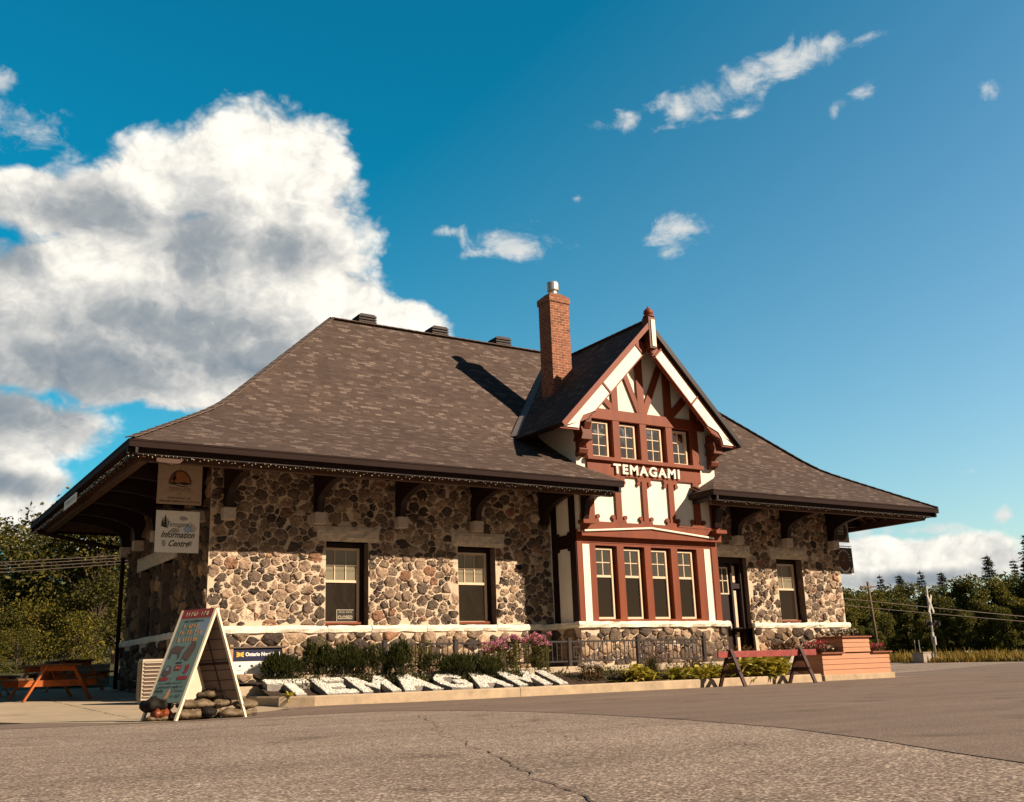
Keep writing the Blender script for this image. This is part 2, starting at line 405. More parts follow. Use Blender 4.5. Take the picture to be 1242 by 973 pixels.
# ------------------------------------------------------------------ station building
W, D, OV = 20.84, 7.74, 2.33
ST = thing('railway_station', 'fieldstone railway station with brown shingled hip roof and red timbered gable bay', 'railway station', (W/2, D/2, 0))
FR = lambda u, v, h: (u, -h, v)            # facade, outward -y
EL = lambda u, v, h: (-h, u, v)            # left end wall, outward -x
ER = lambda u, v, h: (W+h, u, v)
def part(mb, name, mats, parent=None, **k): return mb.build(name, mats, parent or ST, **k)
SZ = 1.71
holesL = [(2.78, 3.88, SZ, 3.68), (6.37, 7.49, SZ, 3.68)]; lintL = [(2.54, 4.14, 3.68, 4.03), (6.18, 7.74, 3.68, 4.03)]
holesR = [(15.40, 16.58, 0.5, 3.68), (17.88, 19.04, SZ, 3.68)]; lintR = [(15.22, 16.74, 3.68, 4.04), (17.62, 19.24, 3.68, 4.04)]
holesE = [(2.9, 3.9, SZ, 3.5), (5.0, 6.2, SZ, 3.5)]; lintE = [(2.6, 6.5, 3.5, 3.85)]
for (u0, u1, hs, ls, sd) in ((0, 9.3, holesL, lintL, 11), (14.26, W, holesR, lintR, 23)):
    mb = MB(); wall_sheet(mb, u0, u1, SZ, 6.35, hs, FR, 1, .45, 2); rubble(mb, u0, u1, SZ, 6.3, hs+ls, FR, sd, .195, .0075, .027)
    part(mb, 'stone_wall', [stone, mortar, mortar_dark], smooth=True)
    mb = MB(); PF = lambda u, v, h: (u, -.07-.07*(1.6-v)/1.6-h, v)
    hs2 = [h for h in hs if h[2] < 1]
    wall_sheet(mb, u0, u1, 0, SZ-.15, [(a, b, c, 1.56) for a, b, c, d in hs2], PF, 1, .5, 2)
    rubble(mb, u0, u1, 0, SZ-.15, [(a, b, c, 1.7) for a, b, c, d in hs2], PF, sd+1, .27, .008, .06, PALD if u0 > 1 else PAL[:8])
    part(mb, 'stone_plinth', [stone, mortar, mortar_dark], smooth=True)
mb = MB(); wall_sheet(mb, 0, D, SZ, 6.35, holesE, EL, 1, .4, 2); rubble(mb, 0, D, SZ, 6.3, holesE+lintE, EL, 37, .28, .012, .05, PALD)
part(mb, 'stone_wall', [stone, mat('shaded_mortar', (.20, .14, .09), .9, .2, 12, .5, 60), mortar_dark], smooth=True)  # this wall's mortar and stones darkened, its shade put into the colour
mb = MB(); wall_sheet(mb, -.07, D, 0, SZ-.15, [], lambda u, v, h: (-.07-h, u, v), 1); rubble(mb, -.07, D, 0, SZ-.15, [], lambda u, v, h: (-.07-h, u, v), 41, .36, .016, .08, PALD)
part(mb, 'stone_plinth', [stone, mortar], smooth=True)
mb = MB(); wall_sheet(mb, 0, D, 0, 6.35, [], ER, 0); part(mb, 'end_wall', [mortar_dark])
mb = MB(); mb.add([(0, D, 0), (W, D, 0), (W, D, 6.35), (0, D, 6.35)], [(0, 1, 2, 3)]); part(mb, 'rear_wall', [mortar_dark])
# white sill course, split into blocks
rs = random.Random(5)
mb = MB()
def sill_run(mb, a, b, mapf):
    x = a
    while x < b-.05:
        n = min(b, x+rs.uniform(1.0, 1.7))
        if b-n < .4: n = b
        k = 7; z0, z1 = SZ-.155, SZ-.004
        pr = []
        for i in range(k+1):
            u = x+.006+(n-x-.012)*i/k
            j = lambda s: rs.gauss(0, s)
            pr.append([mapf(u, z0+j(.008), -.06), mapf(u, z0+j(.010), .105+j(.014)), mapf(u, (z0+z1)/2, .125+j(.012)), mapf(u, z1+j(.006), .10+j(.012)), mapf(u, z1, -.06)])
        vs = [p for q in pr for p in q]; fs = []
        for i in range(k):
            for q in range(4): fs.append((i*5+q, (i+1)*5+q, (i+1)*5+q+1, i*5+q+1))
        fs.append((0, 1, 2, 3, 4)); fs.append(tuple(k*5+q for q in (4, 3, 2, 1, 0)))
        mb.add(vs, fs, 0); x = n
for a_, b_, f_ in ((-.1, 9.15, FR), (14.4, 15.38, FR), (16.6, W+.1, FR), (-.1, D+.1, EL), (9.1, 14.4, lambda u, v, h: (u, -1.24-h, v)), (-1.3, -.1, lambda u, v, h: (9.24-h, u, v))):
    mb = MB(); sill_run(mb, a_, b_, f_); part(mb, 'sill_course', [sillmat])
def rough_block(mb, x0, x1, y0, y1, z0, z1, amp, seed, nx=10, mi=0):
    r = random.Random(seed); nz = 4; vs = []; fs = []
    for i in range(nx+1):
        for j in range(nz+1):
            e = 1 if 0 < i < nx and 0 < j < nz else .25
            vs.append((x0+(x1-x0)*i/nx, y0-(.5+r.random())*amp*e, z0+(z1-z0)*j/nz))
    for i in range(nx):
        for j in range(nz):
            a = i*(nz+1)+j; fs.append((a, a+nz+1, a+nz+2, a+1))
    o = len(vs); vs += [(x0, y1, z0), (x1, y1, z0), (x1, y1, z1), (x0, y1, z1)]
    f = lambda i, j: i*(nz+1)+j
    fs += [tuple([f(i, 0) for i in range(nx, -1, -1)]+[o, o+1]), tuple([f(i, nz) for i in range(nx+1)]+[o+2, o+3]), tuple([f(0, j) for j in range(nz+1)]+[o+3, o]), tuple([f(nx, j) for j in range(nz, -1, -1)]+[o+1, o+2])]
    mb.add(vs, fs, mi)
for i, (a, b, c, d) in enumerate(lintL+lintR):
    mb = MB(); rough_block(mb, a, b, -.04, .3, c, d, .035, i+3); part(mb, 'lintel', [granite])
mb = MB(); rough_block(mb, 2.6, 6.5, 0, .3, 3.5, 3.85, .03, 77, 14); mb.v = [(y-.04, x, z) for x, y, z in mb.v]; part(mb, 'lintel', [granite])

# windows facing -y
def window(x0, x1, z0, z1, y, cols, rows, split=None, cas=.055, pm_up=glass_bright, pm_lo=glass_dark, frame=creamp, name='window', sillm=None):
    mb = MB()
    for (a, b, c, d) in ((x0, x0+cas, z0, z1), (x1-cas, x1, z0, z1), (x0+cas, x1-cas, z1-cas, z1), (x0+cas, x1-cas, z0, z0+cas*1.2)):
        mb.box(a, b, y-.05, y+.03, c, d)
    zs = z0 + (z1-z0)*split if split else z0+cas
    if split: mb.box(x0+cas, x1-cas, y-.035, y+.02, zs-.03, zs+.03)
    ux0, ux1, uz0, uz1 = x0+cas, x1-cas, zs+(.03 if split else .0), z1-cas
    for i in range(1, cols):
        x = ux0+(ux1-ux0)*i/cols; mb.box(x-.011, x+.011, y-.022, y+.01, uz0, uz1)
    for j in range(1, rows):
        z = uz0+(uz1-uz0)*j/rows
        for i in range(cols):
            a = ux0+(ux1-ux0)*i/cols+(.011 if i else 0); b = ux0+(ux1-ux0)*(i+1)/cols-(.011 if i < cols-1 else 0)
            mb.box(a, b, y-.022, y+.01, z-.011, z+.011)
    w = part(mb, name, [frame])
    p = MB().box(ux0, ux1, y+.0, y+.008, uz0, uz1); p.build('upper_pane' if split else 'pane', pm_up, w)
    if split:
        MB().box(ux0, ux1, y-.008, y+.0, z0+cas, zs-.03).build('lower_pane', pm_lo, w)
    if sillm: MB().box(x0, x1, y-.16, y-.052, z0-.005, z0+.05).build('sill', sillm, w)
    return w
wins = []
for (a, b, c, d) in holesL+holesR[1:]:
    w = window(a, b-.13, c+.04, d-.12, .30, 3 if a < 10 else 2, 2, .56, .055, glass_blind, glass_dark, sillm=red)
    m2 = MB(); m2.box(b-.13, b, .26, .38, c, d); m2.box(a, b-.13, .26, .38, d-.12, d); m2.build('jamb_shade', dark, w); wins.append(w)  # dark boxes right of and above the sash stand in for jamb shade
# CLOSED card in the first window
M = frameM((3.40, .284, 1.96), (1, 0, 0), (0, 0, 1))
mb = MB(); mb.add([M @ Vector(p) for p in ((-.22, -.13, 0), (.22, -.13, 0), (.22, .14, 0), (-.22, .14, 0))], [(0, 1, 2, 3)], 0)
M2 = frameM((3.40, .28, 1.96), (1, 0, 0), (0, 0, 1))
for a, b, c, d in ((-.22, .22, .125, .14), (-.22, -.205, -.13, .125)):
    mb.add([M2 @ Vector(p) for p in ((a, c, 0), (b, c, 0), (b, d, 0), (a, d, 0))], [(0, 1, 2, 3)], 1)
put_text(mb, 'Sorry, we\'re', .08, frameM((3.40, .28, 2.045), (1, 0, 0), (0, 0, 1)), 1, fit=.34, shear=.3)
put_text(mb, 'CLOSED', .11, frameM((3.40, .28, 1.915), (1, 0, 0), (0, 0, 1)), 1, fit=.38, offset=.003)
cs = mb.build('closed_sign', [mat('sign_black', (.02, .015, .012), .5, .1), mat('sign_lettering', (.42, .36, .27), .6, .05)], wins[0])
# end wall windows (in deep shade)
for (a, b, c, d) in holesE:
    mb = MB()
    for (p, q, r_, s) in ((a, a+.08, c, d), (b-.08, b, c, d), (a+.08, b-.08, d-.08, d), (a+.08, b-.08, c, c+.08), (a+.08, b-.08, (c+d)/2-.04, (c+d)/2+.04)): mb.box(.25, .34, p, q, r_, s)
    w = part(mb, 'window', [dark]); MB().box(.30, .31, a+.08, b-.08, c+.08, d-.08).build('pane', glass_dark, w)

# station door with glazed upper panel, sidelight strips
a, b, c, d = holesR[0]
mb = MB(); mb.box(a, a+.06, .16, .40, c, d); mb.box(b-.16, b, .16, .40, c, d); mb.box(a+.06, b-.16, .16, .40, d-.16, d); mb.box(a+.62, a+.70, .17, .38, c, d-.16)
mb.box(a+.70, b-.16, .30, .36, c, d-.16); mb.box(a+.70, b-.16, .2, .36, c+.98, c+1.08); mb.box(a+.70, b-.16, .2, .36, c+2.25, c+2.4)
dr = part(mb, 'door', [dark], bevel=.006)
mb = MB(); mb.box(a+.06, a+.62, .26, .32, c, d-.16); mb.box(a+.12, a+.34, .245, .26, c+.2, c+.95); mb.box(a+.38, a+.58, .245, .26, c+.2, c+.95)
dl = mb.build('door_leaf', dark, dr)
w = MB()
gx0, gx1, gz0, gz1 = a+.10, a+.58, c+2.12, c+2.86
for (p, q, r_, s) in ((gx0, gx0+.04, gz0, gz1), (gx1-.04, gx1, gz0, gz1), (gx0, gx1, gz0-.04, gz0), (gx0, gx1, gz1, gz1+.04), ((gx0+gx1)/2-.012, (gx0+gx1)/2+.012, gz0, gz1), (gx0+.04, gx1-.04, (gz0+gz1)/2-.012, (gz0+gz1)/2+.012)): w.box(p, q, .235+.001*(p > gx0), .26, r_, s)
w.build('door_glazing_frame', creamp, dr); MB().box(gx0+.04, gx1-.04, .25, .256, gz0, gz1).build('door_pane', glass_dark, dr)
mb = MB()
for z0, z1 in ((c, c+.95), (c+1.1, c+2.2), (c+2.45, c+2.95)): mb.box(a+.76, a+.90, .275, .30, z0, z1)
mb.build('sidelight_trim', creamp, dr)
MB().box(a+.50, a+.545, .20, .26, c+1.02, c+1.2).build('handle', galv, dr); MB().box(a+.26, a+.36, .235, .26, c+1.1, c+1.15).build('letter_plate', galv, dr)

# corbels and arched eave brackets
def eave_bracket(mapf):
    mb = MB(); t = .085
    prof = [(-.02, 4.32), (.26, 4.32), (.30, 4.55)]
    for i in range(9):
        q = i/8*math.pi/2; prof.append((.30+1.62*(1-math.cos(q)), 4.55+.42*math.sin(q)))
    prof += [(2.0, 5.08), (1.2, 5.38), (.5, 5.55), (.26, 6.0), (-.02, 6.0)]
    n = len(prof); vs = [mapf(-t, v, u) for u, v in prof]+[mapf(t, v, u) for u, v in prof]
    fs = [tuple(range(n)), tuple(range(2*n-1, n-1, -1))]+[((i+1) % n, i, i+n, (i+1) % n+n) for i in range(n)]
    mb.add(vs, fs); return mb
def corbel(mapf):
    mb = MB(); h = .29; vs = []
    for dz in (0, .27):
        for (u, w) in ((-.135, -.02), (.135, -.02), (.135, h), (-.135, h)): vs.append(mapf(u, 4.05+dz, w))
    mb.add(vs, [(0, 1, 2, 3), (7, 6, 5, 4), (0, 4, 5, 1), (1, 5, 6, 2), (2, 6, 7, 3), (3, 7, 4, 0)]); return mb
for x in (.366, 2.53, 4.69, 6.86, 9.0, 16.15, 18.31, 20.47):
    f = (lambda x: lambda u, v, h: (x+u, -h, v))(x)
    part(eave_bracket(f), 'eave_bracket', [dark])
    if x != 9.0: part(corbel(f), 'corbel_block', [corbelm], bevel=.012)
for y in (.37, 2.16, 4.1, 6.06, 7.6):
    f = (lambda y: lambda u, v, h: (-h, y+u, v))(y)
    part(eave_bracket(f), 'eave_bracket', [dark]); part(corbel(f), 'corbel_block', [corbelm], bevel=.012)
for y in (.6, 4., 7.3):
    part(eave_bracket((lambda y: lambda u, v, h: (W+h, y+u, v))(y)), 'eave_bracket', [dark])

# main roof ------------------------------------------------------
ROWS = [(0, 5.23), (.98, 5.80), (1.9, 6.34), (2.35, 6.62), (2.62, 6.81), (2.95, 7.13), (4.6, 8.96), (6.2, 10.76)]
def xl(d): return d*.957 if d <= 2.62 else 2.507+(d-2.62)*(6.79-2.507)/(6.2-2.62)
mb = MB(); mb.uv = []
SL = [0]
for i in range(1, len(ROWS)): SL.append(SL[-1]+math.hypot(ROWS[i][0]-ROWS[i-1][0], ROWS[i][1]-ROWS[i-1][1]))
def rquad(pts, uvs): mb.add(pts, [tuple(range(len(pts)))]); mb.uv.extend(uvs)
LE = [10.06, 9.28, 9.5, 9.6, 9.7]; RE = [13.2, 14.26, 14.1, 14.0, 13.9]
for i in range(len(ROWS)-1):
    (d0, z0), (d1, z1) = ROWS[i], ROWS[i+1]; s0, s1 = SL[i], SL[i+1]
    xa0, xa1, xb0, xb1 = -OV+xl(d0), -OV+xl(d1), W+OV-xl(d0), W+OV-xl(d1); y0, y1 = -OV+d0, -OV+d1
    segs = [(xa0, xb0, xa1, xb1)] if i >= 4 else [(xa0, LE[i], xa1, LE[i+1]), (RE[i], xb0, RE[i+1], xb1)]
    for (p, q, r_, s) in segs: rquad([(p, y0, z0), (q, y0, z0), (s, y1, z1), (r_, y1, z1)], [(p, s0), (q, s0), (s, s1), (r_, s1)])
    Y0, Y1 = D+OV-d0, D+OV-d1
    rquad([(xb0, Y0, z0), (xa0, Y0, z0), (xa1, Y1, z1), (xb1, Y1, z1)], [(xb0, s0), (xa0, s0), (xa1, s1), (xb1, s1)])
    rquad([(xa0, Y0, z0), (xa0, y0, z0), (xa1, y1, z1), (xa1, Y1, z1)], [(Y0, s0), (y0, s0), (y1, s1), (Y1, s1)])
    rquad([(xb0, y0, z0), (xb0, Y0, z0), (xb1, Y1, z1), (xb1, y1, z1)], [(y0, s0), (Y0, s0), (Y1, s1), (y1, s1)])
rquad([(10.06, -OV, 5.23), (10.06, -1.3, 5.23), (9.28, -1.35, 5.80)], [(0, 0), (1, 0), (1, 1)])
rquad([(13.2, -1.3, 5.23), (13.2, -OV, 5.23), (14.26, -1.35, 5.80)], [(0, 0), (1, 0), (0, 1.1)])
roof = part(mb, 'roof', [shingle])
# hip and ridge caps
mb = MB(); capm = mat('ridge_cap_shingle', (.15, .105, .085), .9, .45, 9, .6, 60)
def hiprow(fx, fy):
    P = [Vector((fx(xl(d)), fy(d), z+.012)) for d, z in ROWS]
    for a, b in zip(P, P[1:]):
        n = max(1, round((b-a).length/.28))
        for k in range(n):
            p = a.lerp(b, k/n); q = a.lerp(b, (k+1.08)/n); mb.beam(p+Vector((0, 0, .012)), q, .22, .018)
hiprow(lambda t: -OV+t, lambda d: -OV+d); hiprow(lambda t: W+OV-t, lambda d: -OV+d); hiprow(lambda t: -OV+t, lambda d: D+OV-d)
for k in range(44):
    x = 4.46+k*.272; mb.beam((x, D/2, 10.775), (x+.3, D/2, 10.765), .24, .02)
part(mb, 'ridge_caps', [capm], parent=roof)
# soffit, fascia, gutters
mb = MB(); zs = 4.99
def sz(d): return zs + .55*d
inner = [(0, 0), (W, 0), (W, D), (0, D)]
def sof(p): mb.add(p, [tuple(range(len(p)))])
e = OV-.1
sof([(-e, -e, zs), (0, 0, sz(OV)), (9.3, 0, sz(OV)), (9.3, -1.3, sz(OV-1.3)), (10.0, -1.3, sz(.9)*0+zs+.45), (10.0, -e, zs)])
sof([(13.26, -e, zs), (13.26, -1.3, zs+.45), (14.26, -1.3, sz(OV-1.3)), (14.26, 0, sz(OV)), (W, 0, sz(OV)), (W+e, -e, zs)])
sof([(-e, D+e, zs), (0, D, sz(OV)), (0, 0, sz(OV)), (-e, -e, zs)]); sof([(W+e, -e, zs), (W, 0, sz(OV)), (W, D, sz(OV)), (W+e, D+e, zs)]); sof([(W+e, D+e, zs), (W, D, sz(OV)), (0, D, sz(OV)), (-e, D+e, zs)])
part(mb, 'soffit', [softwood])
mb = MB()
def eave_run(a, b):   # a->b with outside on the right hand
    a = Vector(a); b = Vector(b); d = (b-a).normalized(); o = Vector((d.y, -d.x, 0))
    mb.beam(a-o*.055+Vector((0, 0, 5.135)), b-o*.055+Vector((0, 0, 5.135)), .13, .13, mi=0)
    mb.beam(a+o*.012+Vector((0, 0, 5.205)), b+o*.012+Vector((0, 0, 5.205)), .02, .03, mi=0)
    mb.beam(a-o*.15+Vector((0, 0, 5.06)), b-o*.15+Vector((0, 0, 5.06)), .05, .22, mi=1)
eave_run((-OV, -OV, 0), (10.06, -OV, 0)); eave_run((13.2, -OV, 0), (W+OV, -OV, 0)); eave_run((13.2, -1.3, 0), (13.2, -OV, 0)); eave_run((10.06, -OV, 0), (10.06, -1.3, 0))
eave_run((W+OV, -OV, 0), (W+OV, D+OV, 0)); eave_run((W+OV, D+OV, 0), (-OV, D+OV, 0)); eave_run((-OV, D+OV, 0), (-OV, -OV, 0))
part(mb, 'gutter', [metal_dark, dark])
mb = MB()
def rafter(p, q, w=.07, h=.13): mb.beam(p, q, w, h)
for k in range(30):
    x = -2.0+k*.42
    rn = min(2.2, max(.1, x+e-.05))
    if x < 9.9: rafter((x, -e+.05, zs-.02), (x, -e+rn, sz(rn)-.08))
part(mb, 'rafters', [mat('rafter_wood', (.07, .032, .017), .6, .3, 5)]); mb = MB()
for k in range(25):
    x = 13.4+k*.4
    rn = min(2.2, max(.1, W+e-x-.05))
    if x < W+2: rafter((x, -e+.05, zs-.02), (x, -e+rn, sz(rn)-.08))
for k in range(28):
    y = -1.9+k*.42
    rn = min(2.2, max(.1, min(y+e, D+e-y)-.05))
    if y < D+2: rafter((-e+.05, y, zs-.02), (-e+rn, y, sz(rn)-.08)); rafter((W+e-.05, y, zs-.02), (W+e-rn, y, sz(rn)-.08))
part(mb, 'rafters', [mat('rafter_wood', (.07, .032, .017), .6, .3, 5)])
mb = MB()
for (a, b) in (((-1.95, -2.0, 4.96), (-1.95, D+2, 4.96)), ((-1.9, -1.95, 4.965), (9.95, -1.95, 4.965)), ((13.4, -1.95, 4.965), (W+1.9, -1.95, 4.965)), ((W+1.95, -2, 4.96), (W+1.95, D+2, 4.96))): mb.beam(a, b, .16, .2)
# scrolled end of the eave beam at the near corner
prof = [(-.0, 0)]
mb.prism([(-1.75, 4.84), (-1.45, 4.80), (-1.28, 4.84), (-1.2, 4.93), (-1.22, 5.03), (-1.32, 5.09), (-1.75, 5.08)], 'y', -2.16, -2.04)
part(mb, 'eave_beam', [mat('rafter_wood', (.07, .032, .017), .6, .3, 5)])
mb = MB(); mb.tube([(-2.28, 9.4, 5.02), (-2.2, 9.35, 4.9), (-1.9, 9.2, 4.82), (-.5, 8.55, 4.45), (-.12, 8.1, 4.35), (-.12, 7.95, 4.2), (-.12, 7.95, .3)], .06, 8); part(mb, 'downspout', [metal_dark], smooth=True)
# ridge vents
for i, x in enumerate((5.66, 8.15, 10.5)):
    mb = MB(); y = D/2+.42
    y -= .12; mb.box(x-.22, x+.22, y-.2, y+.2, 10.3, 10.86)
    for k in range(3): mb.box(x-.29, x+.29, y-.26, y+.26, 10.86+k*.085, 10.905+k*.085)
    mb.prism([(x-.29, 11.075), (x+.29, 11.075), (x+.22, 11.125), (x-.22, 11.125)], 'y', y-.24, y+.24)
    mb.box(x-.24, x+.24, y-.21, y+.21, 10.87, 11.07)
    part(mb, 'roof_vent', [mat('brown_vent_metal', (.028, .014, .011), .6, .2, 4)])
# chimney
def uvbox(mb, x0, x1, y0, y1, z0, z1):
    o = [((x0, y0), (x1, y0)), ((x1, y0), (x1, y1)), ((x1, y1), (x0, y1)), ((x0, y1), (x0, y0))]; s = 0
    for (a, b) in o:
        l = abs(a[0]-b[0])+abs(a[1]-b[1])
        mb.add([(*a, z0), (*b, z0), (*b, z1), (*a, z1)], [(0, 1, 2, 3)]); mb.uv += [(s, z0), (s+l, z0), (s+l, z1), (s, z1)]; s += l
    mb.add([(x0, y0, z1), (x1, y0, z1), (x1, y1, z1), (x0, y1, z1)], [(0, 1, 2, 3)]); mb.uv += [(x0, y0), (x1, y0), (x1, y1), (x0, y1)]
    mb.add([(x0, y1, z0), (x1, y1, z0), (x1, y0, z0), (x0, y0, z0)], [(0, 1, 2, 3)]); mb.uv += [(x0, y0), (x1, y0), (x1, y1), (x0, y1)]
CX0, CX1, CY0, CY1 = 9.78, 10.46, .22, .82
mb = MB(); mb.uv = []; uvbox(mb, CX0, CX1, CY0, CY1, 7.3, 11.02); uvbox(mb, CX0-.03, CX1+.03, CY0-.03, CY1+.03, 11.02, 11.2)
ch = part(mb, 'chimney', [brick])
mb = MB(); c = [(CX0-.03, CY0-.03), (CX1+.03, CY0-.03), (CX1+.03, CY1+.03), (CX0-.03, CY1+.03)]; k = [(CX0+.14, CY0+.14), (CX1-.14, CY0+.14), (CX1-.14, CY1-.14), (CX0+.14, CY1-.14)]
mb.add([(*p, 11.2) for p in c]+[(*p, 11.36) for p in k], [(0, 1, 5, 4), (1, 2, 6, 5), (2, 3, 7, 6), (3, 0, 4, 7), (4, 5, 6, 7)])
mb.build('mortar_cap', mat('old_brick_cap', (.22, .10, .05), .9, .4, 8, .6, 30), ch)
mb = MB(); mb.lathe([(.13, 11.3), (.13, 11.48), (.175, 11.48), (.18, 11.52), (.18, 11.70), (.165, 11.74), (.0, 11.75)], ((CX0+CX1)/2, (CY0+CY1)/2, 0), 20); mb.build('flue', galv, ch, smooth=False)
mb = MB(); mb.beam((CX0-.02, CY0-.03, 7.98), (CX1+.05, CY0-.03, 8.70), .03, .16); mb.build('flashing', flash, ch)

# gabled bay ------------------------------------------------------
GX, GZ, SLP = 11.57, 10.0, 1.015
yU, yL = -1.35, -1.20
uw = [(9.84+.955*i, 10.56+.955*i, 6.06, 7.12) for i in range(4)]
mb = MB(); F2 = lambda u, v, h: (u, yU+.03-h, v)
wall_sheet(mb, 9.3, 14.28, 4.03, 7.25, uw, F2, 0, .16, 1)
mb.add([(9.3, yU+.03, 7.25), (14.28, yU+.03, 7.25), (14.28, yU+.03, 7.28), (GX+.1, yU+.03, 9.75), (9.3, yU+.03, 7.28)], [(0, 1, 2, 3, 4)])
mb.box(9.3, 9.42, yU+.032, 1.6, 4.03, 7.3); mb.box(14.16, 14.28, yU+.032, 1.6, 4.03, 7.3)
part(mb, 'gable_stucco', [stucco, red])
mb = MB(); y0, y1 = yU-.03, yU+.028
def tb(x0, x1, z0, z1, dy=0): mb.box(x0, x1, y0-dy, y1, z0, z1)
def td(a, b, w): mb.beam((a[0], (y0+y1)/2+.004, a[1]), (b[0], (y0+y1)/2+.004, b[1]), w, y1-y0-.004, up=(0, -1, 0)) if False else mb.prism(dg(a, b, w), 'y', y0+.004, y1)
def dg(a, b, w):
    a = Vector(a); b = Vector(b); d = (b-a).normalized(); n = Vector((-d.y, d.x))*w/2
    return [tuple(a-n), tuple(b-n), tuple(b+n), tuple(a+n)]
tb(9.62, 13.95, 7.12, 7.42, .012)
xs = [9.62]+[w[1] for w in uw[:3]]; xe = [w[0] for w in uw]
for a, b in zip([9.62]+[w[1] for w in uw], [w[0] for w in uw]+[13.68]): tb(a, b, 6.06, 7.12)
tb(9.62, 13.68, 5.56, 5.95); tb(9.58, 13.74, 5.95, 6.055, .10)
for s, e_ in ((9.46, 9.79), (10.51, 10.72), (11.46, 11.64), (12.41, 12.61), (13.34, 13.57), (13.95, 14.26)): tb(s, e_, 4.30, 5.56)
tb(9.32, 14.27, 3.9, 4.30, .004)
tb(11.50, 11.75, 7.42, 9.45); td((11.0, 8.75), (11.56, 7.42), .17); td((12.5, 9.1), (11.72, 7.42), .2); tb(10.58, 10.80, 7.42, 8.35); td((10.05, 7.95), (10.66, 7.42), .18)
tb(12.50, 12.76, 7.42, 8.95); td((13.6, 8.3), (12.72, 7.48), .22); tb(13.47, 13.70, 7.42, 8.1); tb(9.60, 9.82, 7.42, 7.6)
td((9.36, 4.35), (9.55, 5.2), .10)
part(mb, 'half_timbering', [red], bevel=.006)
def disc(x, z, r): mb.prism([(x+r*math.cos(t*math.pi/6), z+r*math.sin(t*math.pi/6)) for t in range(12)], 'y', y0-.004, y1-.001)
for s, e_ in ((9.56, 9.79), (10.51, 10.72), (11.46, 11.64), (12.41, 12.61), (13.34, 13.57)):
    for sg, x in ((-1, s), (1, e_)):
        mb = MB(); disc(x+sg*.10, 4.44, .062); mb.prism([(x, 4.30), (x+sg*.13, 4.30), (x+sg*.10, 4.42), (x, 4.36)] if sg > 0 else [(x, 4.30), (x, 4.36), (x-.10, 4.42), (x-.13, 4.30)], 'y', y0-.002, y1-.002); part(mb, 'scroll_ornament', [red])
        if 10 < x < 13.2:
            mb = MB(); disc(x+sg*.11, 5.40, .06); mb.prism([(x, 5.56), (x+sg*.16, 5.56), (x+sg*.13, 5.43), (x, 5.47)] if sg < 0 else [(x, 5.56), (x, 5.47), (x+.13, 5.43), (x+.16, 5.56)], 'y', y0-.002, y1-.002); part(mb, 'scroll_ornament', [red])
mb = MB()
for a, b in (((9.38, 4.03), (11.66, 4.19)), ((11.66, 4.19), (13.95, 4.0))): mb.prism(dg(a, b, .05), 'y', yU-.085, yU-.036)
part(mb, 'white_moulding', [white], bevel=.01)
for i, (a, b, c, d) in enumerate(uw): window(a, b-.11, c, d-.05, yU+.12, 2, 3, None, .05, glass_bright, None, creamp)
mb = MB()
put_text(mb, 'TEMAGAMI', .36, frameM((11.65, y0-.035, 5.745), (1, 0, 0), (0, 0, 1)), fit=2.36, extrude=.028, offset=.011, spacing=1.25)
part(mb, 'name_lettering', [white])
# lower bay front
lw = [(9.87+.952*i, 10.59+.952*i, SZ+.06, 3.69) for i in range(4)]
mb = MB(); F3 = lambda u, v, h: (u, yL-h, v)
wall_sheet(mb, 9.26, 14.22, SZ, 4.08, lw, F3, 0, .2, 0); mb.box(9.26, 14.22, yL-.015, yL-.001, 3.76, 4.07); mb.box(9.26, 9.42, yL-.018, yL-.001, SZ, 3.76); mb.box(14.0, 14.22, yL-.018, yL-.001, SZ, 3.76)
mb.add([(9.26, yL, 4.08), (14.22, yL, 4.08), (14.22, yU, 4.085), (9.26, yU, 4.085)], [(0, 1, 2, 3)])
part(mb, 'bay_front', [red])
for a_, b_ in ((9.44, 9.66), (13.72, 13.94)): part(MB().box(a_, b_, yL-.012, yL-.001, SZ, 3.71), 'white_panel', [stucco])
for (a, b, c, d) in lw: window(a, b-.10, c, d-.05, yL+.15, 2, 2, .60, .05, glass_bright, glass_dark, creamp, sillm=None)
for sx, x0, x1 in ((-1, 9.26, 9.32), (1, 14.16, 14.22)):
    mb = MB(); mb.box(x0, x1, yL+.002, 0, SZ, 5.9, 0)
    xo = x0-.025 if sx < 0 else x1; 
    for (a, b, c, d) in ((yL, -.93, SZ, 5.85), (-.34, -.1, SZ, 5.85), (-.93, -.34, 3.62, 3.98)): mb.box(xo, xo+.025, a, b, c, d, 1)
    for z, s in ((3.60, -1), (4.0, 1)):
        for y in (-.87, -.40): mb.prism([(y+.055*math.cos(t*math.pi/5), z+.055*math.sin(t*math.pi/5)) for t in range(10)], 'x', xo+.002, xo+.024, 1)
    part(mb, 'bay_side', [stucco, dark])
mb = MB(); PB = lambda u, v, h: (u, -1.25-.05*(1.6-v)/1.6-h, v)
wall_sheet(mb, 9.2, 14.3, 0, SZ-.15, [], PB, 1); rubble(mb, 9.2, 14.3, 0, SZ-.15, [], PB, 63, .26, .008, .06, PAL[:7])
wall_sheet(mb, -1.3, 0, 0, SZ-.15, [], lambda u, v, h: (9.2-h, u, v), 1); rubble(mb, -1.28, 0, 0, SZ-.15, [], lambda u, v, h: (9.2-h, u, v), 64, .34, .014, .07, PALD)
wall_sheet(mb, -1.3, 0, 0, SZ-.15, [], lambda u, v, h: (14.3+h, u, v), 1)
part(mb, 'stone_plinth', [stone, mortar], smooth=True)
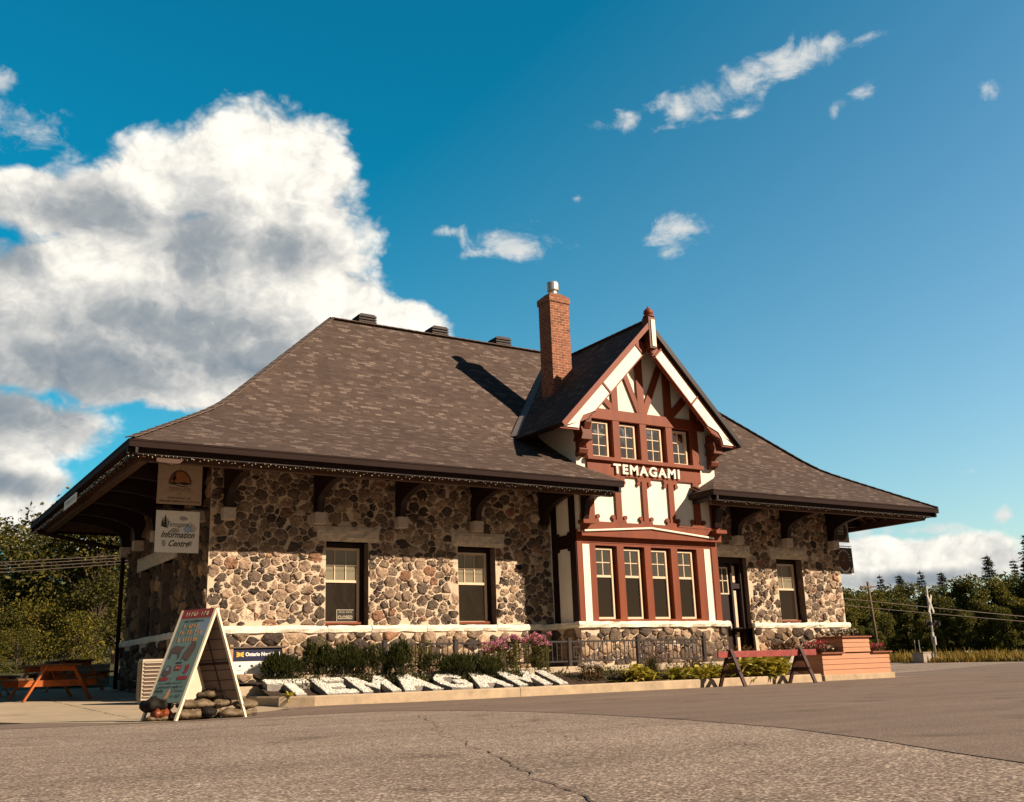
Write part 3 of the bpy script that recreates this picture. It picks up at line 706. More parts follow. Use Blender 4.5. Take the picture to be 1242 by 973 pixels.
# gable roof
def gz(x): return GZ-abs(x-GX)*SLP
mb = MB(); mb.uv = []; HL = 3.27
for sg in (-1, 1):
    xe_ = GX+sg*HL; ze = gz(xe_); sl = HL*math.hypot(1, SLP); nrm = Vector((-sg*-SLP, 0, 1)).normalized()
    n = Vector((sg*SLP, 0, 1)).normalized()*.13; yF = -2.15 if sg < 0 else -2.04
    P = [Vector((xe_, yF, ze)), Vector((GX, yF, GZ)), Vector((GX, 3.35, GZ)), Vector((xe_, .45, ze))]
    Q = [p-n for p in P]; Q[1] = P[1]-Vector((0, 0, .19)); Q[2] = P[2]-Vector((0, 0, .19))
    uvs = [(-2.15, 0), (-2.15, sl), (3.35, sl), (.45, 0)]
    mb.add(P+Q, [(0, 1, 2, 3), (7, 6, 5, 4), (0, 4, 5, 1), (0, 3, 7, 4)]); mb.m[-3] = 1; mb.m[-2] = 2 if sg < 0 else 1; mb.m[-1] = 1
    for f in ((0, 1, 2, 3), (7, 6, 5, 4), (0, 4, 5, 1), (0, 3, 7, 4)): mb.uv += [uvs[i % 4] for i in f]
groof = part(mb, 'gable_roof', [shingle, dark, redpink])
mb = MB()
for k in range(20): mb.beam((GX, -2.15+k*.27, GZ+.012), (GX, -2.15+(k+1.1)*.27, GZ+.004), .2, .02)
mb.build('ridge_caps', capm, groof)
mb = MB()
for sg in (-1, 1): mb.beam((GX+sg*3.22, .16, 6.79), (GX, 3.12, 10.02), .26, .02, up=(sg*.5, -.5, 1))
part(mb, 'valley_flashing', [flash])
for sg in (-1, 1):
    t = Vector((sg, -SLP)).normalized(); n = Vector((-sg*SLP, -1)).normalized(); pk = Vector((GX, GZ-.13))
    S = lambda s, o: tuple(pk+t*s+n*o)
    mb = MB(); yb = -1.9
    mb.prism([S(.05, .02), S(4.5, .02), S(4.5, .12), S(3.6, .50), S(.05, .50)] if sg > 0 else [S(.05, .02), S(.05, .50), S(3.6, .50), S(4.5, .12), S(4.5, .02)], 'y', yb, yb+.09)
    bb = part(mb, 'bargeboard', [redpink])
    tipz = 6.64; tipx = GX+sg*2.58; out = [S(.82, .13), S(4.42, .13)]
    out += [(GX+sg*3.10, tipz), (tipx, tipz), (tipx-sg*.04, tipz+.18), (tipx-sg*.16, tipz+.36), S(3.35, .46), S(.82, .46)]
    red_out = [(GX+sg*3.20, tipz-.05), (tipx-sg*.03, tipz-.05), (tipx-sg*.09, tipz+.2), (tipx-sg*.24, tipz+.42), S(3.2, .50), S(3.4, .2)]
    if sg < 0: out = out[::-1]; red_out = red_out[::-1]
    mb = MB(); mb.prism(out, 'y', yb-.03, yb-.002); mb.build('white_face', white, bb)
    mb = MB(); mb.prism(red_out, 'y', yb+.002, yb+.092); mb.beam((*S(.78, .12), )[0:1]+(yb-.03,)+(S(.78, .12)[1],), (S(.78, .47)[0], yb-.03, S(.78, .47)[1]), .05, .05); mb.beam((S(2.55, .12)[0], yb-.03, S(2.55, .12)[1]), (S(2.55, .47)[0], yb-.03, S(2.55, .47)[1]), .05, .05)
    mb.beam((S(.82, .115)[0], yb-.028, S(.82, .115)[1]), (S(4.42, .115)[0], yb-.028, S(4.42, .115)[1]), .03, .03); mb.beam((S(.82, .475)[0], yb-.028, S(.82, .475)[1]), (S(3.35, .475)[0], yb-.028, S(3.35, .475)[1]), .03, .03)
    mb.build('beading', redpink, bb)
    # carved bracket below the tip
    mb = MB(); xb = 11.74+sg*2.36
    pr = [(yU, 5.98), (yU-.10, 6.0), (yU-.17, 6.10), (yU-.12, 6.22), (yU-.2, 6.32), (yU-.33, 6.36), (yU-.36, 6.5), (yU-.30, 6.6), (yU-.42, 6.7), (yU-.5, 6.86), (yU-.5, 7.0), (yU, 7.0)]
    mb.prism([(a, b) for a, b in pr], 'x', xb-.11, xb+.11); mb.prism([(yU-.0, 6.02), (yU-.2, 6.06), (yU-.24, 6.2), (yU-.06, 6.22)], 'x', xb-.15, xb+.15)
    mb.prism([(xb-.2, 6.4), (xb+.2, 6.4), (xb+.14, 6.56), (xb+.2, 6.75), (xb-.2, 6.75), (xb-.14, 6.56)], 'y', yU-.4, yU-.02)
    part(mb, 'carved_bracket', [mat('carved_dark_red', (.12, .03, .012), .5, .3, 6)], bevel=.02)
mb = MB(); px = GX-.0; yf = -2.06
mb.box(px-.13, px+.13, yf-.10, yf+.18, 9.12, 10.06); fin = part(mb, 'finial_post', [mat('carved_dark_red', (.12, .03, .012))], bevel=.015)
MB().box(px-.05, px+.09, yf-.125, yf-.102, 9.18, 9.97).build('white_strip', white, fin)
mb = MB(); mb.lathe([(.12, 10.06), (.165, 10.07), (.165, 10.10), (.09, 10.12), (.12, 10.15), (.145, 10.21), (.12, 10.28), (.06, 10.33), (.02, 10.38), (.004, 10.43)], (px, yf+.03, 0), 16); mb.build('finial', redpink, fin, smooth=True)
mb = MB(); mb.lathe([(.004, 8.93), (.06, 8.97), (.075, 9.02), (.05, 9.07), (.1, 9.12)], (px, yf+.03, 0), 14); mb.build('pendant', mat('carved_dark_red', (.12, .03, .012)), fin, smooth=True)
# diagonal strut brackets under the broken eaves
mb = MB(); mb.prism([(-1.36, 4.3), (-1.46, 4.3), (-1.62, 4.8), (-2.1, 5.0), (-2.1, 5.12), (-1.36, 5.12)], 'x', 9.34, 9.5); part(mb, 'eave_bracket', [dark])
mb = MB(); mb.prism([(-1.36, 4.3), (-1.46, 4.3), (-1.62, 4.8), (-2.1, 5.0), (-2.1, 5.12), (-1.36, 5.12)], 'x', 13.98, 14.2); part(mb, 'eave_bracket', [dark])
for a_, b_ in ((9.22, 4.2), (13.88, 4.12)): part(MB().box(a_, a_+.4, -1.62, -1.36, b_, b_+.1), 'bracket_shelf', [red])

# ------------------------------------------------------------------ ground
def sstep(a, b, x):
    t = min(1, max(0, (x-a)/(b-a))); return t*t*(3-2*t)
def gh(x, y):
    l = .028*min(8.6, max(0, y+4.6)) + .05*min(30, max(0, y-4))
    l *= 1-sstep(.5, 4, x-max(0, y-6)*.5)
    l += .16*min(70, max(0, y-44))*(1-sstep(14, 40, x))
    return l + .2*sstep(26, 50, x+.2*y) + .35*sstep(50, 62, x+.2*y)
def sheet(name, poly, m, dz, step=None, kind='structure', bumpy=0):
    pts = []; n = len(poly)
    for i in range(n):
        a = Vector(poly[i]); b = Vector(poly[(i+1) % n]); k = max(1, int((b-a).length/(step or 2)))
        k = min(k, 60)
        pts += [a.lerp(b, t/k) for t in range(k)]
    edges = [(i, (i+1) % len(pts)) for i in range(len(pts))]; nb = len(pts)
    xs = [p.x for p in pts]; ys = [p.y for p in pts]
    if step:
        x = min(xs)+step/2
        while x < max(xs):
            y = min(ys)+step/2
            while y < max(ys): pts.append(Vector((x+.01*math.sin(y*9), y))); y += step
            x += step
    r = delaunay_2d_cdt(pts, edges, [], 1, 1e-4)
    rg = random.Random(3)
    mb = MB(); mb.add([(v.x, v.y, gh(v.x, v.y)+dz+rg.uniform(-bumpy, bumpy)) for v in r[0]], [tuple(f) for f in r[2]])
    o = mb.build(name, m, smooth=True); tag(o, kind=kind); return o
coarse = mat_asphalt('old_coarse_asphalt', (.25, .188, .150), (.50, .40, .325), (.10, .07, .054), 76, .17)
newasp = mat_asphalt('newer_smooth_asphalt', (.205, .150, .122), (.255, .195, .155), (.165, .12, .096), 90, .10)
earth = mat('earth_ground', (.06, .055, .018), .95, .4, .8, .6, 8)
g0 = [(-300, -60), (300, -60), (300, 420), (-300, 420)]
g = sheet('ground', [(-60, -60), (110, -60), (110, 110), (-60, 110)], earth, -.012, 2.5)
mb = MB()
for (a, b, c, d) in ((-900, -60, -300, 900), (110, 900, -300, 900), (-60, 110, 110, 900), (-60, 110, -300, -60)):
    mb.add([(a, c, -.3), (b, c, -.3), (b, d, -.3), (a, d, -.3)], [(0, 1, 2, 3)])
tag(mb.build('terrain', earth), kind='structure')
sheet('parking_lot', [(-45, -55), (40, -55), (60, -30), (40.5, 5.5), (47.2, 14.6), (49.6, 20.8), (52, 30), (21.5, 30), (21.5, -2.0), (14.9, -2.0), (14.9, -3.6), (.2, -3.6), (.3, -4.9), (-4.8, -4.9), (-6, 4), (-9, 16), (-30, 16)], coarse, 0, 1.6)
sheet('resurfaced_asphalt', [(-1.89, -19.87), (-1.59, -19.3), (-.97, -18.25), (-.3, -16.9), (.35, -14.9), (.85, -12.4), (1.0, -11.0), (.9, -9.2), (.4, -8.0), (-.9, -7.75), (-1.72, -7.95), (-2.79, -7.75), (-4.9, -6.95), (-8, -6.3), (-8, -5.2), (-4.8, -4.95), (.15, -4.62), (.6, -4.1), (1.3, -3.80), (14.95, -3.80), (15.2, -3.3), (20.5, -3.3), (20.5, 1.0), (39.5, 6.5), (36, -20), (-4.5, -25)], newasp, .004, 1.6)
apron = mat('concrete_apron', (.42, .325, .225), .9, .16, 1.2, .3, 50)
sheet('concrete_apron', [(-9, 6), (-4.45, -4.1), (-3.3, -7.2), (-2.9, -7.6), (-2.3, -7.2), (-1.2, -6.2), (-.2, -5.0), (.3, -4.3), (.3, -3.9), (.2, -3.0), (.45, -.6), (-.1, -.05), (-.1, 4), (-.1, 9), (-9, 9)], apron, .008, .8)
mb = MB()   # joints and cracks as thin tar strips
def strip(mb, pts, w, dz, jit=.02, seed=1):
    r = random.Random(seed); q = []
    for a, b in zip(pts, pts[1:]):
        a = Vector(a); b = Vector(b); k = max(1, int((b-a).length/.12))
        q += [a.lerp(b, t/k) for t in range(k)]
    q.append(Vector(pts[-1])); off = 0; vs = []; fs = []
    for i, p in enumerate(q):
        d = (q[min(i+1, len(q)-1)]-q[max(0, i-1)]).normalized(); n = Vector((-d.y, d.x)); off = off*.8+r.gauss(0, jit); ww = w*max(.15, min(1.6, .7+r.gauss(0, .5)))
        for s in (-1, 1):
            c = p+n*(off+s*ww/2); vs.append((c.x, c.y, gh(c.x, c.y)+dz))
    for i in range(len(q)-1): fs.append((2*i, 2*i+2, 2*i+3, 2*i+1))
    mb.add(vs, fs)
strip(mb, [(.0, -10.0), (-.54, -11.15), (-1.98, -14.27), (-2.84, -16.38), (-3.55, -17.96), (-3.86, -18.69), (-4.3, -19.9), (-5, -21.5)], .010, .005, .022, 1)
strip(mb, [(.05, -11.19), (-.7, -13.2), (-1.3, -14.9)], .007, .005, .02, 2); strip(mb, [(-1.75, -15.9), (-2.05, -16.5), (-2.62, -17.17)], .007, .005, .02, 3)
strip(mb, [(-1.0, -10.2), (-1.9, -10.6)], .008, .005, .02, 4)
tag(mb.build('pavement_cracks', mat('crack_tar', (.10, .073, .058), .9, .3)), kind='structure')
mb = MB(); strip(mb, [(-8, -2.2), (-.3, -2.0)], .02, .012, .003, 5); strip(mb, [(-2.6, -5.0), (-2.4, 6)], .02, .012, .003, 6); strip(mb, [(-5.2, -5.0), (-5.2, 6)], .02, .012, .003, 7)
tag(mb.build('pavement_joints', mat('crack_tar', (.05, .035, .026))), kind='structure')

# planting bed: kerb, soil, walkway slab
mb = MB()
kp = [(.55, .2), (.2, -2.0), (.18, -2.9), (.42, -3.5), (1.0, -3.84), (2.4, -3.90), (5.6, -3.90)]
kq = [(5.615, -3.90), (9.5, -3.90), (12.3, -3.92), (14.9, -3.95)]
def kerb(pts):
    n = len(pts); P = [Vector(p) for p in pts]; vs = []
    for i, p in enumerate(P):
        d = (P[min(i+1, n-1)]-P[max(0, i-1)]).normalized(); o = Vector((-d.y, d.x)); z = gh(p.x, p.y)
        for (w, h) in ((-.02, -.1), (-.0, .17), (.025, .20), (.14, .20), (.16, .18), (.16, -.1)): q = p+o*w; vs.append((q.x, q.y, z*.6+h))
    fs = []
    for i in range(n-1):
        for k in range(5): fs.append((i*6+k, i*6+k+1, (i+1)*6+k+1, (i+1)*6+k))
    fs += [tuple(range(5, -1, -1)), tuple((n-1)*6+k for k in range(6))]
    mb.add(vs, fs)
kerb(kp); kerb(kq); kb = mb.build('kerb', kerbm); tag(kb, kind='structure')
bed_z = lambda y: .08+.3*(y+3.7)
mb = MB(); n = 60; m_ = 9; rs = random.Random(9); vs = []; fs = []
for i in range(n+1):
    for j in range(m_+1):
        y = -3.76+1.36*j/m_; xs0 = .32+1.0*max(0, (-2.95-y)/.85)**2; x = xs0+(14.9-xs0)*i/n; vs.append((x, y, bed_z(y)+rs.uniform(-.02, .025)))
for i in range(n):
    for j in range(m_): a = i*(m_+1)+j; fs.append((a, a+m_+1, a+m_+2, a+1))
mb.add(vs, fs); mb.add([(.3, -2.4, .45), (1.2, -2.4, .45), (1.2, 0, .5), (.45, 0, .5)], [(0, 1, 2, 3)])
tag(mb.build('garden_soil', soilm, smooth=True), kind='structure')
mb = MB(); mb.box(1.2, 15.3, -2.45, -.0, -.2, .60); mb.box(15.302, 17.4, -2.0, 0, -.2, .35)
tag(mb.build('walkway', concrete, bevel=.02), kind='structure')

# ------------------------------------------------------------------ garden letters with white stones
gl_frame = mat('weathered_letter_board', (.24, .21, .185), .8, .3, 7, .3, 30); gl_white = mat('white_painted_stone', (.84, .79, .70), .8, .16, 14, .4, 40, attr=True)
CHS = {
 'T': [[(0, .72), (.38, .72), (.38, 0), (.62, 0), (.62, .72), (1, .72), (1, 1), (0, 1)]],
 'E': [[(0, 0), (1, 0), (1, .22), (.32, .22), (.32, .39), (.82, .39), (.82, .61), (.32, .61), (.32, .78), (1, .78), (1, 1), (0, 1)]],
 'M': [[(0, 0), (.25, 0), (.25, .58), (.5, .15), (.75, .58), (.75, 0), (1, 0), (1, 1), (.77, 1), (.5, .50), (.23, 1), (0, 1)]],
 'A': [[(0, 0), (.27, 0), (.36, .26), (.64, .26), (.73, 0), (1, 0), (.66, 1), (.34, 1)]],
 'G': [[(1, .80), (.82, .95), (.5, 1), (.2, .92), (0, .65), (0, .35), (.2, .08), (.5, 0), (.85, .05), (1, .18), (1, .55), (.55, .55), (.55, .36), (.74, .36), (.74, .24), (.5, .2), (.32, .28), (.27, .5), (.33, .72), (.5, .8), (.72, .75), (.84, .62), (1, .70)]],
 'I': [[(0, 0), (1, 0), (1, 1), (0, 1)]]}
def inside(p, poly):
    c = False; n = len(poly)
    for i in range(n):
        a, b = poly[i], poly[(i+1) % n]
        if (a[1] > p[1]) != (b[1] > p[1]) and p[0] < (b[0]-a[0])*(p[1]-a[1])/(b[1]-a[1])+a[0]: c = not c
    return c
LET = [('T', .40, 1.27), ('E', 1.36, 2.02), ('M', 2.12, 2.95), ('A', 3.03, 3.90), ('G', 4.02, 4.72), ('A', 4.80, 5.62), ('M', 5.78, 6.64), ('I', 6.84, 7.08)]
lab = {0: 'white pebble filled letter T lying at the left end of the flower bed', 1: 'white pebble filled letter E lying between T and M in the flower bed', 2: 'white pebble filled letter M lying between E and A, in front of dark shrubs', 3: 'white pebble filled letter A lying between M and G in the flower bed', 4: 'round white pebble filled letter G lying in the flower bed', 5: 'white pebble filled letter A lying between G and M below the pink phlox', 6: 'white pebble filled letter M lying between A and I below the pink phlox', 7: 'narrow white pebble filled letter I lying at the right end of the word'}
for i, (ch_, x0, x1) in enumerate(LET):
    yb0, yt = -3.60, -2.62
    t = thing('garden_letter', lab[i], 'garden letter', ((x0+x1)/2, (yb0+yt)/2, bed_z((yb0+yt)/2)), group='stone letters spelling the town name')
    poly = CHS[ch_][0]; Z = lambda y, h: bed_z(y)+.02+h
    mapp = lambda p: (x0+(x1-x0)*p[0], yb0+(yt-yb0)*p[1])
    P = [mapp(p) for p in poly]; mb = MB(); nP = len(P)
    vs = [(x, y, Z(y, -.08)) for x, y in P]+[(x, y, Z(y, .10)) for x, y in P]
    mb.add(vs, [tuple(range(nP, 2*nP))], 1); mb.add(vs, [(k, (k+1) % nP, (k+1) % nP+nP, k+nP) for k in range(nP)]); mb.build('letter_frame', [gl_frame, gl_white], t)
    rr = random.Random(i); mb = MB(); cnt = 0
    target = int(1500*(x1-x0))
    for _ in range(9000):
        p = (rr.random(), rr.random())
        if not inside(p, poly): continue
        x, y = mapp(p); r = rr.uniform(.012, .024); z = Z(y, .102+r*.3)
        a = rr.random()*6.28; vs = []
        for k in range(5): th = a+k*1.2566; q = r*rr.uniform(.8, 1.15); vs.append((x+q*math.cos(th), y+q*math.sin(th), z+rr.uniform(-.01, .006)))
        vs.append((x+rr.gauss(0, .004), y+rr.gauss(0, .004), z+r*rr.uniform(.5, .8)))
        mb.add(vs, [(k, (k+1) % 5, 5) for k in range(5)], 0, (rr.uniform(.8, 1.05),)*3); cnt += 1
        if cnt >= target: break
    o = mb.build('white_stones', gl_white, t); tag(o, kind='stuff')

# ------------------------------------------------------------------ railing
t = thing('metal_railing', 'dark metal railing with upright bars on the walkway beneath the bay windows', 'railing', (8.5, -2.3, .6))
ry = -2.3
for x in (3.2, 4.95, 8.08, 10.2, 12.42): MB().box(x-.045, x+.045, ry-.045, ry+.045, .58, 1.24).box(x-.055, x+.055, ry-.055, ry+.055, 1.24, 1.27).build('post', iron, t)
px_ = [3.2, 4.95, 8.08, 10.2, 12.42]
for a, b in zip(px_, px_[1:]):
    MB().box(a+.046, b-.046, ry-.025, ry+.025, 1.16, 1.20).build('top_rail', iron, t)
    MB().box(a+.046, b-.046, ry-.02, ry+.02, .70, .735).build('bottom_rail', iron, t)
    mb = MB(); x = a+.2
    while x < b-.1: mb.box(x-.009, x+.009, ry-.009, ry+.009, .735, 1.16); x += .135
    if a > 7: 
        w = .35; mb.box(a+.12, a+.12+w, ry-.012, ry+.012, 1.04, 1.065); mb.box(a+.12, a+.12+w, ry-.012, ry+.012, .80, .825); mb.box(a+.11, a+.135, ry-.014, ry+.014, .80, 1.065)
    if a > 10: mb.box(a+.6, b-.25, ry-.03, ry-.011, .92, 1.14)if False else None; mb.box(a+.62, b-.2, ry-.013, ry+.013, 1.075, 1.11)
    mb.build('balusters', iron, t)

# ------------------------------------------------------------------ sawhorse barricade
sawred = mat('red_barricade_paint', (.27, .05, .042), .55, .35, 9, .2, 30); sawdark = mat('dark_red_timber', (.045, .016, .013), .65, .3, 8, .2, 30)
t = thing('sawhorse_barricade', 'red wooden sawhorse barricade with two A shaped leg pairs', 'barricade', (12.6, -4.42, 0))
sy = -4.42
mb = MB(); mb.box(10.87, 14.25, sy-.02, sy+.02, .67, .82); mb.build('beam', sawred, t, bevel=.006)
for x in (11.27, 13.66):
    for s in (-1, 1): 
        mb = MB(); mb.beam((x, sy+s*.42, .0), (x, sy+s*.035, .86), .10, .045, up=(0, 1, 0)); mb.build('leg', sawdark, t, bevel=.004)
    mb = MB(); mb.box(x-.03, x+.03, sy-.30, sy+.30, .30, .39); mb.box(x-.028, x+.028, sy-.13, sy+.13, .54, .655); mb.build('cross_brace', sawdark, t)

# ------------------------------------------------------------------ tiered planter
sal = mat('salmon_lap_siding', (.47, .215, .115), .6, .08, 4, .12, 20); saltrim = mat('brown_red_trim', (.25, .08, .04), .55, .12, 5)
t = thing('tiered_planter', 'salmon painted lap siding planter with raised middle on a concrete base', 'planter', (16.9, -2.9, 0))
MB().box(15.45, 18.34, -3.58, -2.4, -.05, .15).build('base', kerbm, t, bevel=.02)
def lap(x0, x1, y0, y1, z0, z1):
    mb = MB(); n = round((z1-z0)/.15); h = (z1-z0)/n
    for k in range(n):
        a = z0+k*h; b = a+h-.004
        o = .018
        mb.add([(x0-o, y0-o, a), (x1+o, y0-o, a), (x1+o, y1+o, a), (x0-o, y1+o, a), (x0, y0, b), (x1, y0, b), (x1, y1, b), (x0, y1, b)], [(3, 2, 1, 0), (4, 5, 6, 7), (0, 1, 5, 4), (1, 2, 6, 5), (2, 3, 7, 6), (3, 0, 4, 7)])
    return mb
lap(15.52, 18.26, -3.5, -2.45, .15, .70).build('lower_box', sal, t)
lap(16.40, 17.48, -3.5, -2.6, .735, 1.12).build('upper_box', sal, t)
mb = MB(); mb.box(15.44, 16.36, -3.58, -2.4, .70, .735); mb.box(17.52, 18.34, -3.58, -2.4, .70, .735); mb.build('lower_rim', saltrim, t)
MB().box(16.33, 17.55, -3.57, -2.53, 1.12, 1.155).build('upper_rim', saltrim, t)
mb = MB(); mb.box(15.55, 16.3, -3.45, -2.5, .735, .75); mb.box(17.6, 18.2, -3.45, -2.5, .735, .75); mb.box(16.45, 17.45, -3.45, -2.65, 1.155, 1.17); mb.build('soil', soilm, t)

# ------------------------------------------------------------------ A-frame sign
t = thing('sandwich_board', 'tall folding sandwich board with pale teal event poster on its left face', 'sandwich board', (-2.1, -7.2, 0))
Nn = Vector((-2.02, -7.42, 1.585)); d = Vector((-.36, .44, -.012)); Lf = Vector((-2.56, -7.47, 0)); Rf = Vector((-1.50, -7.33, 0))
cw = mat('cream_board_edge', (.80, .68, .50), .5, .06); bback = mat('unpainted_board_back', (.27, .19, .14), .75, .18, 6)
def board(foot, name, sgn):
    e = (foot-Nn); mb = MB()
    th = (e.cross(d)).normalized()*.022*sgn
    def Q(s, w, o=0): return Nn+e*s+d*w+th*o
    for w in (0, 1):
        a = Q(0, w); b = Q(1, w); mb.beam(a, b, .035, .045, up=th)
    b_ = mb.build(name+'_legs' if False else 'leg_frame', cw, t)
    mb = MB(); q = [Q(.0, .03), Q(.84, .03), Q(.84, .97), Q(.0, .97)]
    mb.add(q+[p+th*.6 for p in q], [(0, 1, 2, 3), (7, 6, 5, 4), (0, 4, 5, 1), (1, 5, 6, 2), (2, 6, 7, 3), (3, 7, 4, 0)])
    return mb, Q, th
mb, Q, th = board(Lf, 'left', -1)
if th.x > 0: th = -th
pan = mb.build('poster_panel', bback, t)
uy = (Nn-Lf).normalized(); ux = -d.normalized(); uz = ux.cross(uy)
Hb = (Nn-Lf).length*.84; Wb = d.length*.94
O = Nn+d*.03 - uy*Hb
# panel face frame: origin bottom-far corner, x towards the near edge
far = Nn+d*.97-uy*Hb
Mp = frameM(far, ux, uy); nz = Mp.to_3x3() @ Vector((0, 0, 1)); outward = nz if nz.x < 0 else -nz
def PQ(u, v, o): return far + ux*(u*Wb) + uy*(v*Hb) + outward*(.02+o)
pm = [mat('poster_teal', (.15, .225, .21), .45, .12, 3), mat('poster_red', (.26, .05, .05), .5, .1), mat('poster_orange', (.58, .30, .14), .5, .1), mat('poster_black', (.03, .03, .035), .5, .1), mat('poster_brown', (.12, .08, .07), .5, .2), mat('poster_cream', (.66, .52, .34), .5, .1), mat('poster_pale_blue', (.20, .27, .34), .5, .1)]
mb = MB()
def prect(u0, u1, v0, v1, m, o): mb.add([PQ(u0, v0, o), PQ(u1, v0, o), PQ(u1, v1, o), PQ(u0, v1, o)], [(0, 1, 2, 3)], m)
prect(.0, 1, 0, .90, 0, .002); prect(0, 1, .90, 1, 1, .002); prect(.62, 1, .70, .885, 6, .003)
def ptext(s, u, v, w, h, m, o=.006, **k):
    Mx = frameM(PQ(u, v, o), ux, uy)
    put_text(mb, s, h, Mx, m, fit=w*Wb, extrude=0, **k)
def scribble(u, v, w, h, m, n, seed):
    r = random.Random(seed); x = u-w/2
    for k in range(n):
        cw_ = w/n*r.uniform(.55, .85)
        if r.random() > .12:
            prect(x, x+cw_*.35, v-h/2, v+h/2*r.uniform(.6, 1), m, .006); prect(x+cw_*.35, x+cw_, v-h/2*r.uniform(-.2, 1), v+h/2*r.uniform(-.1, 1), m, .007)
        x += w/n
scribble(.52, .95, .74, .05, 5, 9, 1); scribble(.5, .868, .62, .022, 3, 16, 2); scribble(.46, .815, .5, .05, 2, 6, 3); scribble(.47, .745, .82, .055, 2, 10, 4); scribble(.5, .67, .66, .05, 2, 8, 5)
def pblob(pts, m, o=.006): 
    vs = [PQ(u, v, o) for u, v in pts]; mb.add(vs, [tuple(range(len(vs)))], m)
pblob([(.10, .47), (.14, .47), (.16, .53), (.36, .52), (.40, .46), (.43, .47), (.43, .55), (.50, .585), (.46, .60), (.40, .59), (.18, .61), (.10, .58)], 4)   # four-legged animal
pblob([(.52, .44), (.60, .47), (.66, .44), (.76, .44), (.82, .52), (.86, .58), (.80, .64), (.70, .645), (.64, .60), (.55, .52)], 4)                        # hunched animal
prect(.4, .6, .413, .425, 3, .006); prect(.42, .62, .34, .395, 1, .006); scribble(.53, .365, .22, .02, 5, 6, 6)
pblob([(.74, .31), (.78, .34), (.76, .39), (.83, .40), (.88, .37), (.87, .32), (.82, .30)], 1); pblob([(.08, .30), (.22, .27), (.34, .31), (.30, .38), (.18, .40), (.10, .36)], 4); prect(.14, .24, .34, .375, 6, .008)
prect(.05, .33, .235, .27, 1, .006); prect(.62, .93, .235, .275, 1, .006); scribble(.47, .25, .14, .03, 3, 3, 7)
scribble(.5, .205, .78, .02, 3, 20, 8); scribble(.5, .165, .82, .026, 3, 18, 9)
scribble(.20, .125, .26, .04, 3, 4, 10); scribble(.18, .07, .28, .04, 3, 5, 12); ptext('2 Tickets', .76, .12, .36, .06, 3); ptext('for $20', .76, .065, .30, .06, 3)
pblob([(.40, .04), (.46, .03), (.54, .05), (.56, .12), (.50, .15), (.46, .11)], 2); pblob([(.40, .025), (.50, .02), (.52, .05), (.43, .05)], 3)
mb.build('poster', pm, pan)
mb, Q, th = board(Rf, 'right', 1)
pan2 = mb.build('back_panel', bback, t)
mb = MB(); e = Rf-Nn; n2 = e.cross(d).normalized()
if n2.x > 0: n2 = -n2
for k in range(1, 9):
    s = .84*k/9; a = Nn+e*s+d*.04+n2*.005; b = Nn+e*s+d*.96+n2*.005; mb.beam(a, b, .008, .004, up=n2)
mb.beam(Nn+e*.02+d*.5+n2*.006, Nn+e*.83+d*.5+n2*.006, .016, .004, up=n2); mb.beam(Nn+e*.5+d*.04+n2*.01, Nn+e*.5+d*.96+n2*.01, .03, .02, up=n2)
mb.build('board_seams', mat('seam_dark', (.05, .03, .025), .8, .1), pan2)

# sandbags
def sandbag(col, seed, L_=.54, Wd=.28, Hh=.155, tie=True):
    r = random.Random(seed); mb = MB(); nu, nv = 18, 12; vs = []; fs = []
    for i in range(nu+1):
        u = -1+2*i/nu; w = max(.12, (1-abs(u)**3.2))**.5
        for j in range(nv):
            th_ = 2*math.pi*j/nv; cy = math.cos(th_); cz = math.sin(th_)
            y = Wd/2*w*cy*(1+.08*math.sin(u*7+seed)); z = Hh/2*w*(cz if cz > 0 else cz*.75)+Hh*.42
            k = 1+.09*math.sin(7*u+2*th_+seed)+.05*math.sin(15*u-3*th_+2*seed)
            vs.append((u*L_/2, y*k, max(.0, z*k+r.gauss(0, .004))))
    for i in range(nu):
        for j in range(nv): fs.append((i*nv+j, i*nv+(j+1) % nv, (i+1)*nv+(j+1) % nv, (i+1)*nv+j))
    fs.append(tuple(range(nv-1, -1, -1))); fs.append(tuple(nu*nv+j for j in range(nv)))
    mb.add(vs, fs)
    if tie:
        for k in range(6):
            a = k*1.05; mb.add([(L_/2-.02, 0, Hh*.4), (L_/2+.09, .07*math.cos(a), Hh*.4+.06*math.sin(a)), (L_/2+.09, .07*math.cos(a+.8), Hh*.4+.06*math.sin(a+.8))], [(0, 1, 2)])
    return mb
sbm = mat('olive_sandbag_plastic', (.15, .105, .062), .6, .3, 6, 1.0, 9, spec=.3); sbk = mat('black_bag_plastic', (.016, .012, .010), .65, .3, 6, 1.0, 9, spec=.12)
bags = [(-2.33, -7.33, .0, .15, 'lower sandbag at the left foot of the sandwich board'), (-2.22, -7.22, .14, -.1, 'sandbag lying on top at the left foot of the sandwich board'), (-1.62, -7.22, .0, .35, 'lower sandbag at the right foot of the sandwich board'), (-1.72, -7.08, .15, .45, 'middle sandbag leaning over the pile at the right foot'), (-1.86, -7.0, .28, -.25, 'topmost sandbag of the right hand pile'), (-1.44, -7.12, .11, .9, 'sandbag poking out behind the right foot of the board'), (-2.02, -7.12, .0, .0, 'flattened sandbag between the two piles')]
for i, (x, y, z, a, lb) in enumerate(bags):
    mb = sandbag(None, i); o = mb.build('sandbag', sbm, smooth=True, local=True); o.location = (x, y, z); o.rotation_euler = (rad(4)*(i % 3-1), rad(-6 if i in (3, 4) else 0), a); tag(o, lb, 'sandbag', 'sandbags weighing down the sandwich board')
